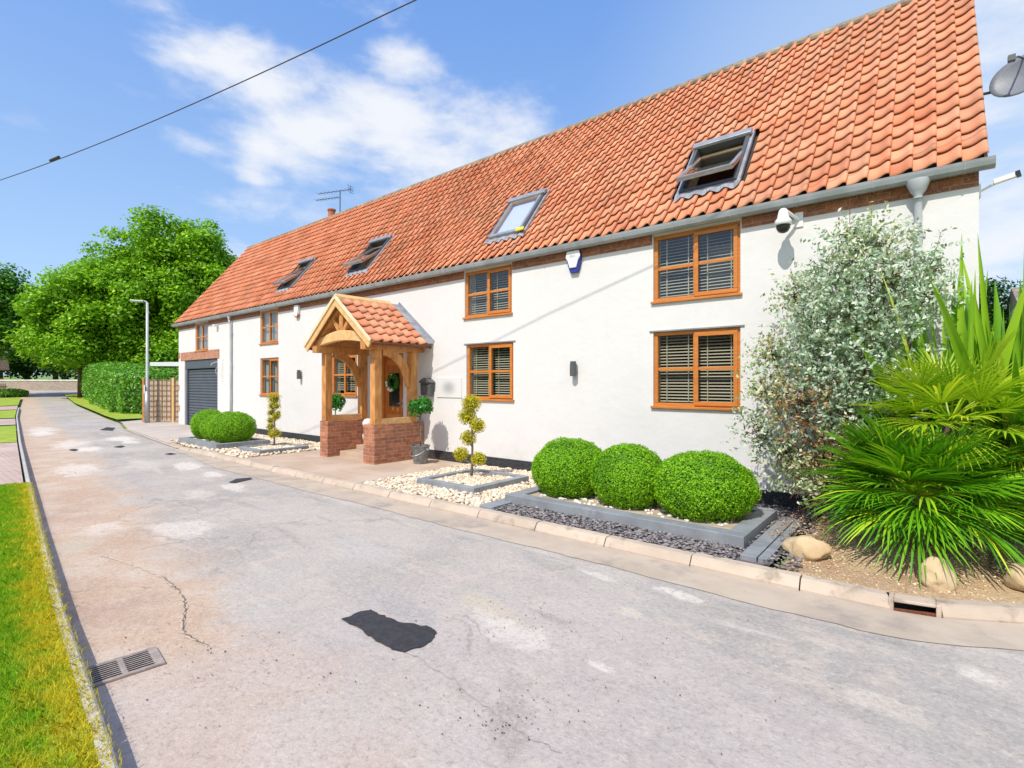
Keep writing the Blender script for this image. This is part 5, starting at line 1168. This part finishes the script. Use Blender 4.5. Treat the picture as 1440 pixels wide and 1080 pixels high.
T1 = at(112, 42.5); tree('sycamore_tree', 'bright green broad tree with a bare trunk beside the hedge end', T1, 10, [(0, 0, 7.0, 3.0, 3.0, 2.6), (-1.2, -.9, 5.0, 2.2, 2.2, 1.8), (1.6, 1.2, 8.3, 2.6, 2.6, 2.2), (.6, .3, 4.2, 2.0, 2.0, 1.3)], M['syc'], .26, 330, .14, seed=1, th=4.2)
T2 = at(235, 46); tree('sycamore_tree', 'tallest bright green tree rising behind the hedge and garage', T2, 17, [(0, 0, 8.0, 5.2, 5.2, 5.0), (1.2, 1.0, 12.0, 3.8, 3.8, 3.6), (-2.2, -1.6, 11.0, 3.3, 3.3, 3.2), (-3.6, -2.6, 7.4, 3.4, 3.4, 3.2), (3.2, 2.6, 9.4, 3.3, 3.3, 3.4), (0, 0, 4.2, 5.2, 5.2, 2.2)], M['syc'], .28, 300, .45, seed=2, th=5)
T3 = at(160, 50); tree('sycamore_tree', 'bright green spreading tree between the tallest tree and the lane end', T3, 12, [(0, 0, 7.5, 4.2, 4.2, 4.0), (-2, -1.5, 9.2, 2.8, 2.8, 2.4), (0, 0, 4, 4, 4, 2)], M['syc'], .3, 260, .35, seed=3, th=4)
T4 = at(-8, 46); tree('lime_tree', 'mid green tree overhanging the left edge of the picture', T4, 12, [(0, 0, 8.2, 3.4, 3.4, 2.6), (1.0, .8, 5.8, 2.6, 2.6, 2.0), (-2, -1.5, 7, 3, 3, 3)], M['midleaf'], .28, 260, .3, seed=4, th=3.6)
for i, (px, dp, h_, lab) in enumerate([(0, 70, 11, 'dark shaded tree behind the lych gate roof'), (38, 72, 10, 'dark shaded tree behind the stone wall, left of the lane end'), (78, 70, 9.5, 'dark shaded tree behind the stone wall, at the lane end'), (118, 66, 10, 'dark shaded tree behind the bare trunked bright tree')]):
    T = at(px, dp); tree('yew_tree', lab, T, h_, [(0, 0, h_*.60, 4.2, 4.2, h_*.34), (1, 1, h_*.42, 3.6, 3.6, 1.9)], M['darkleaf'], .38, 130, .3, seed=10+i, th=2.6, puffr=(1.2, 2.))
# right of the house
T = at(1405, 26, 0); tree('pine_tree', 'dark tree beyond the right gable', (T[0], T[1], 0), 7.5, [(0, 0, 5.4, 1.7, 1.7, 1.6), (1.4, 1.2, 4.2, 1.8, 1.8, 1.5), (-.4, -.3, 3.4, 1.6, 1.6, 1.5), (2.8, 2.3, 5.0, 1.6, 1.6, 1.6)], M['darkleaf'], .16, 420, .18, 'trees beyond the right gable', seed=21, th=3, puffr=(.5, .9))
T = at(1392, 13, 0); tree('young_tree', 'small bright green tree between the gable and the flax leaves', (T[0], T[1], 0), 3, [(0, 0, 2.3, .55, .55, .6), (.2, .2, 1.6, .7, .7, .7)], M['syc'], .11, 500, .06, 'trees beyond the right gable', seed=22, th=1.4, puffr=(.25, .4))
# white outbuilding at the right edge
T = at(1450, 22, 0); ob = thing('outbuilding', 'white rendered outbuilding wall just showing at the right edge', 'building', (T[0], T[1], 0))
MB().box(T[0]-.35, T[0]+6, T[1], T[1]+5, -.1, 5.2).build('wall', M['render'], ob); MB().prism([(T[1]+.1, 5.2), (T[1]+5.2, 5.2), (T[1]+2.5, 6.2)], 0, T[0]-.4, T[0]+6.1).build('roof', M['ridge'], ob)

# stone wall across the end of the lane
sw_m = brickmat('rubble_stone', (.50, .42, .33), (.42, .35, .28), (.36, .31, .25), bw=.5, bh=.17)
def wall_line(p0, p1, h, w, name, label, m, cat='wall'):
    p0 = np.array(p0[:2]); p1 = np.array(p1[:2]); L = np.linalg.norm(p1-p0); d = (p1-p0)/L; nv = np.array((-d[1], d[0])); n = int(L/1.5)+1; V = []
    for i in range(n+1):
        q = p0+d*L*i/n; g = gz(*q)-.2; hh = h+random.uniform(-.03, .03)
        for s, z in ((-w, g), (-w, g+hh), (w, g+hh), (w, g)): V.append((*(q+nv*s), z))
    F = [(0, 1, 2, 3), tuple(4*n+k for k in (3, 2, 1, 0))]+[(4*i+k, 4*i+4+k, 4*i+4+(k+1) % 4, 4*i+(k+1) % 4) for i in range(n) for k in range(3)]
    t = thing(name, label, cat, (p0[0], p0[1], gz(*p0))); nmesh('wall_face', np.array(V), F, m, t)
    V = []
    for i in range(n+1):
        q = p0+d*L*i/n; g = gz(*q)-.2+h
        for s, z in ((-w-.05, g+.03), (-w-.05, g+.09), (0, g+.16), (w+.05, g+.09), (w+.05, g+.03)): V.append((*(q+nv*s), z+random.uniform(-.01, .01)))
    F = [(5*i+k, 5*i+5+k, 5*i+6+k, 5*i+1+k) for i in range(n) for k in range(4)]; nmesh('coping', np.array(V), F, M['whitestone'], t)
G0 = at(-60, 59.5); G1 = at(132, 59.5)
wall_line(G0, G1, 1.15, .2, 'stone_wall', 'low pale stone wall with coping across the end of the lane', sw_m)
# timber lych gate far left
T = at(-8, 63); lgt = thing('lych_gate', 'small timber lych gate roof behind the stone wall at the far left', 'gate', T)
MB().prism([(T[0]-1.3, T[2]+2.3), (T[0], T[2]+3.9), (T[0]+1.3, T[2]+2.3), (T[0], T[2]+3.6)], 1, T[1]-1.2, T[1]+1.2).build('roof', M['bark'], lgt)
for sx in (-1.2, 1.2): MB().box(T[0]+sx-.12, T[0]+sx+.12, T[1]-.9, T[1]-.7, T[2], T[2]+2.8).build('post', M['orangewood'], lgt)
MB().box(T[0]-1.2, T[0]+1.2, T[1]+.6, T[1]+.7, T[2], T[2]+1.3).build('gate_panel', M['orangewood'], lgt)
# orange timber fence and low shrub on the left
T = at(0, 50); ft = thing('picket_fence', 'short orange timber fence beside the lane at the far left', 'fence', T)
for k in range(9): q = at(-16+k*2.9, 49.5); MB().box(q[0]-.06, q[0]+.06, q[1]-.03, q[1]+.03, q[2]-.1, q[2]+1.05).build('picket', M['orangewood'], ft)
q0, q1 = at(-17, 49.6), at(9, 49.6); MB().beam((q0[0], q0[1]+.05, q0[2]+.75), (q1[0], q1[1]+.05, q1[2]+.75), .04, .09).build('rail', M['orangewood'], ft)
T = at(12, 46); ls = thing('low_shrub', 'low dark green shrub on the left verge', 'shrub', T)
V, F = shell((T[0], T[1], T[2]+.25), (1.7, 1.4, .5), 2600, .16, .6, .8); nmesh('foliage', V, F, M['midleaf'], ls)
V, F = core((T[0], T[1], T[2]+.2), (1.4, 1.1, .4), 2); nmesh('inner_growth', V, F, M['boxcore'], ls)

# house across the lane, seen only in the window glass
nh = thing('neighbour_house', 'brick house across the lane reflected in the window glass', 'house', (-6, -30, 0))
MB().box(-22, 6, -34, -27, -.1, 4.6).build('wall', M['brick'], nh); MB().prism([(-34.4, 4.6), (-26.6, 4.6), (-30.5, 8.2)], 0, -22.5, 6.5).build('roof', M['ridge'], nh)

v, f = ico(5); hv = np.array((-52, -27, 2.)) + v*np.array((38, 3.5, 6.5))*(1+.10*snoise(v*np.array((8, 1, 1)), 3, 77))[:, None]
tag(nmesh('added_hedge', hv, f, M['boxcore'], smooth=True), 'tall dark unseen hedge added across the lane for the window reflections', 'hedge')  # out of view, added so the left windows reflect something dark
# overhead wire
wire_a, wire_b = None, None
SAZ, SEL = math.radians(-5), math.radians(52)
S = np.array((math.sin(SAZ)*math.cos(SEL), math.cos(SAZ)*math.cos(SEL), -math.sin(SEL)))
def rayv(px, py): return FW+(px-720)/720*RT+UP*(539-py)/720
n1 = np.cross(rayv(75, 218), rayv(585, -1)); pts = []
for P0 in (np.array((-8.64, 0, 2.15)), np.array((-3.77, 0, 3.57))):
    q = P0-CAM; k = (q@n1)/(S@n1); pts.append(P0-k*S)
pw, pd = pts[1], pts[0]-pts[1]
def on_wire(px, py):   # point of the wire seen at this pixel
    r = rayv(px, py); A_ = np.column_stack([r, -pd]); sol = np.linalg.lstsq(A_, pw-CAM, rcond=None)[0]; return pw+pd*sol[1]
w0, w1 = on_wire(-40, 253), on_wire(585, -1); print('WIRE', w0, w1)
dirw = (w1-w0); mid = [w0+dirw*t for t in np.linspace(0, 2.2, 40)]
ow = thing('overhead_wire', 'black overhead cable crossing the sky above the lane', 'cable', tuple(w0))
Lw = np.linalg.norm(dirw)
def sagw(i, p): t = i/39*2.2; return (p[0], p[1], p[2]-.18*4*max(0, t*(1-t))*(t < 1))
MB().tube([sagw(i, p) for i, p in enumerate(mid)], .009, 6).build('cable', M['cable'], ow)
ja = w0+dirw*.28
jp = on_wire(75, 222); MB().tube([tuple(jp-dirw/Lw*.06-(0, 0, .10)), tuple(jp+dirw/Lw*.35-(0, 0, .10))], .03, 8).build('cable_joint', M['cable'], ow)

# ------------------------------------------------------------------ sky, sun, view
w = bpy.data.worlds.new('World'); sc.world = w; w.use_nodes = True; N = NT(w.node_tree); bg = w.node_tree.nodes['Background']
sky = N.n('ShaderNodeTexSky', sky_type='NISHITA'); sky.sun_disc = False; sky.sun_elevation = SEL
sundir = -S; sky.sun_rotation = math.atan2(sundir[0], sundir[1]); sky.air_density = 1.0; sky.dust_density = .6; sky.ozone_density = 1.6; sky.altitude = 0
tc = N.n('ShaderNodeTexCoord'); gen = tc.outputs['Generated']
fn = N.noise(3.6, 9, .55, vec=N.vm('MULTIPLY', gen, (1, 1, 2.0)), dist=.4); f2 = N.noise(10, 9, .6, vec=N.vm('MULTIPLY', gen, (1, 1, 2.2)))
mask = None
for px, py, rx, rz_, s in [(335, 105, .15, .09, .9), (450, 205, .22, .10, .9), (610, 200, .26, .13, 1.1), (575, 95, .09, .045, 1.), (640, 270, .25, .07, .9), (375, 245, .07, .03, .8), (265, 200, .05, .03, .7), (690, 180, .16, .07, .9), (440, 300, .2, .06, .8), (500, 8, .10, .03, .4), (20, 195, .15, .05, .3), (330, 360, .12, .04, .7), (1420, 200, .18, .5, .75)]:
    d = rayv(px, py); d = d/np.linalg.norm(d); rr = unit(np.cross(d, (0, 0, 1))); uu = np.cross(rr, d)
    v = N.vm('SUBTRACT', gen, tuple(d)); a = N.math('DIVIDE', N.vm('DOT_PRODUCT', v, tuple(rr)), rx); b_ = N.math('DIVIDE', N.vm('DOT_PRODUCT', v, tuple(uu)), rz_)
    e = N.math('MULTIPLY', N.smooth(N.math('SQRT', N.math('ADD', N.math('MULTIPLY', a, a), N.math('MULTIPLY', b_, b_))), 1.5, .2), s)
    front = N.math('GREATER_THAN', N.vm('DOT_PRODUCT', gen, tuple(d)), 0); e = N.math('MULTIPLY', e, front)
    mask = e if mask is None else N.math('MAXIMUM', mask, e)
cf = N.math('ADD', N.math('MULTIPLY', fn, 1.0), N.math('MULTIPLY', f2, .55)); cf = N.math('ADD', N.math('SUBTRACT', cf, .86), N.math('MULTIPLY', mask, .40))
cf = N.math('MULTIPLY', N.smooth(cf, .07, .47), .93)
sp = N.n('ShaderNodeSeparateXYZ'); N.l(gen, sp.inputs[0])
hz_ = N.smooth(sp.outputs[2], .38, .0)
SKYC = sky.outputs[0]
base = N.mix(1., SKYC, (1.1, 1.05, 1.0), 'MULTIPLY')
up = N.mix(N.smooth(sp.outputs[2], .05, .75), (1.9, 2.95, 4.6), (.72, 1.75, 4.4))
base = N.mix(.72, base, up)
rightp = N.smooth(N.vm('DOT_PRODUCT', gen, tuple(unit(rayv(1440, 200)))), .80, 1.0)
base = N.mix(N.math('MULTIPLY', rightp, .55), base, (3.0, 3.7, 4.6))
rearfill = N.math('MULTIPLY', N.smooth(N.vm('DOT_PRODUCT', gen, tuple(-FW)), .0, .5), N.smooth(N.noise(2.2, 7, .6, vec=gen), .35, .6))  # unseen bright cloud behind the camera, added as fill light
base = N.mix(N.math('MULTIPLY', rearfill, .8), base, (6.5, 6.6, 6.8))
skyc = N.mix(cf, base, (4.4, 4.5, 4.7))
N.l(skyc, bg.inputs[0]); bg.inputs[1].default_value = .15
ld = bpy.data.lights.new('sun', 'SUN'); ld.energy = 3.1; ld.angle = math.radians(.5); ld.color = (1., .935, .84)
so = bpy.data.objects.new('sun', ld); COL.objects.link(so); so.rotation_euler = Vector(S).to_track_quat('-Z', 'Y').to_euler()
vs = sc.view_settings; vs.view_transform = 'Standard'; vs.look = 'None'; vs.gamma = 1; vs.exposure = .50
sc.render.engine = 'CYCLES'; sc.cycles.max_bounces = 6; sc.cycles.transparent_max_bounces = 12
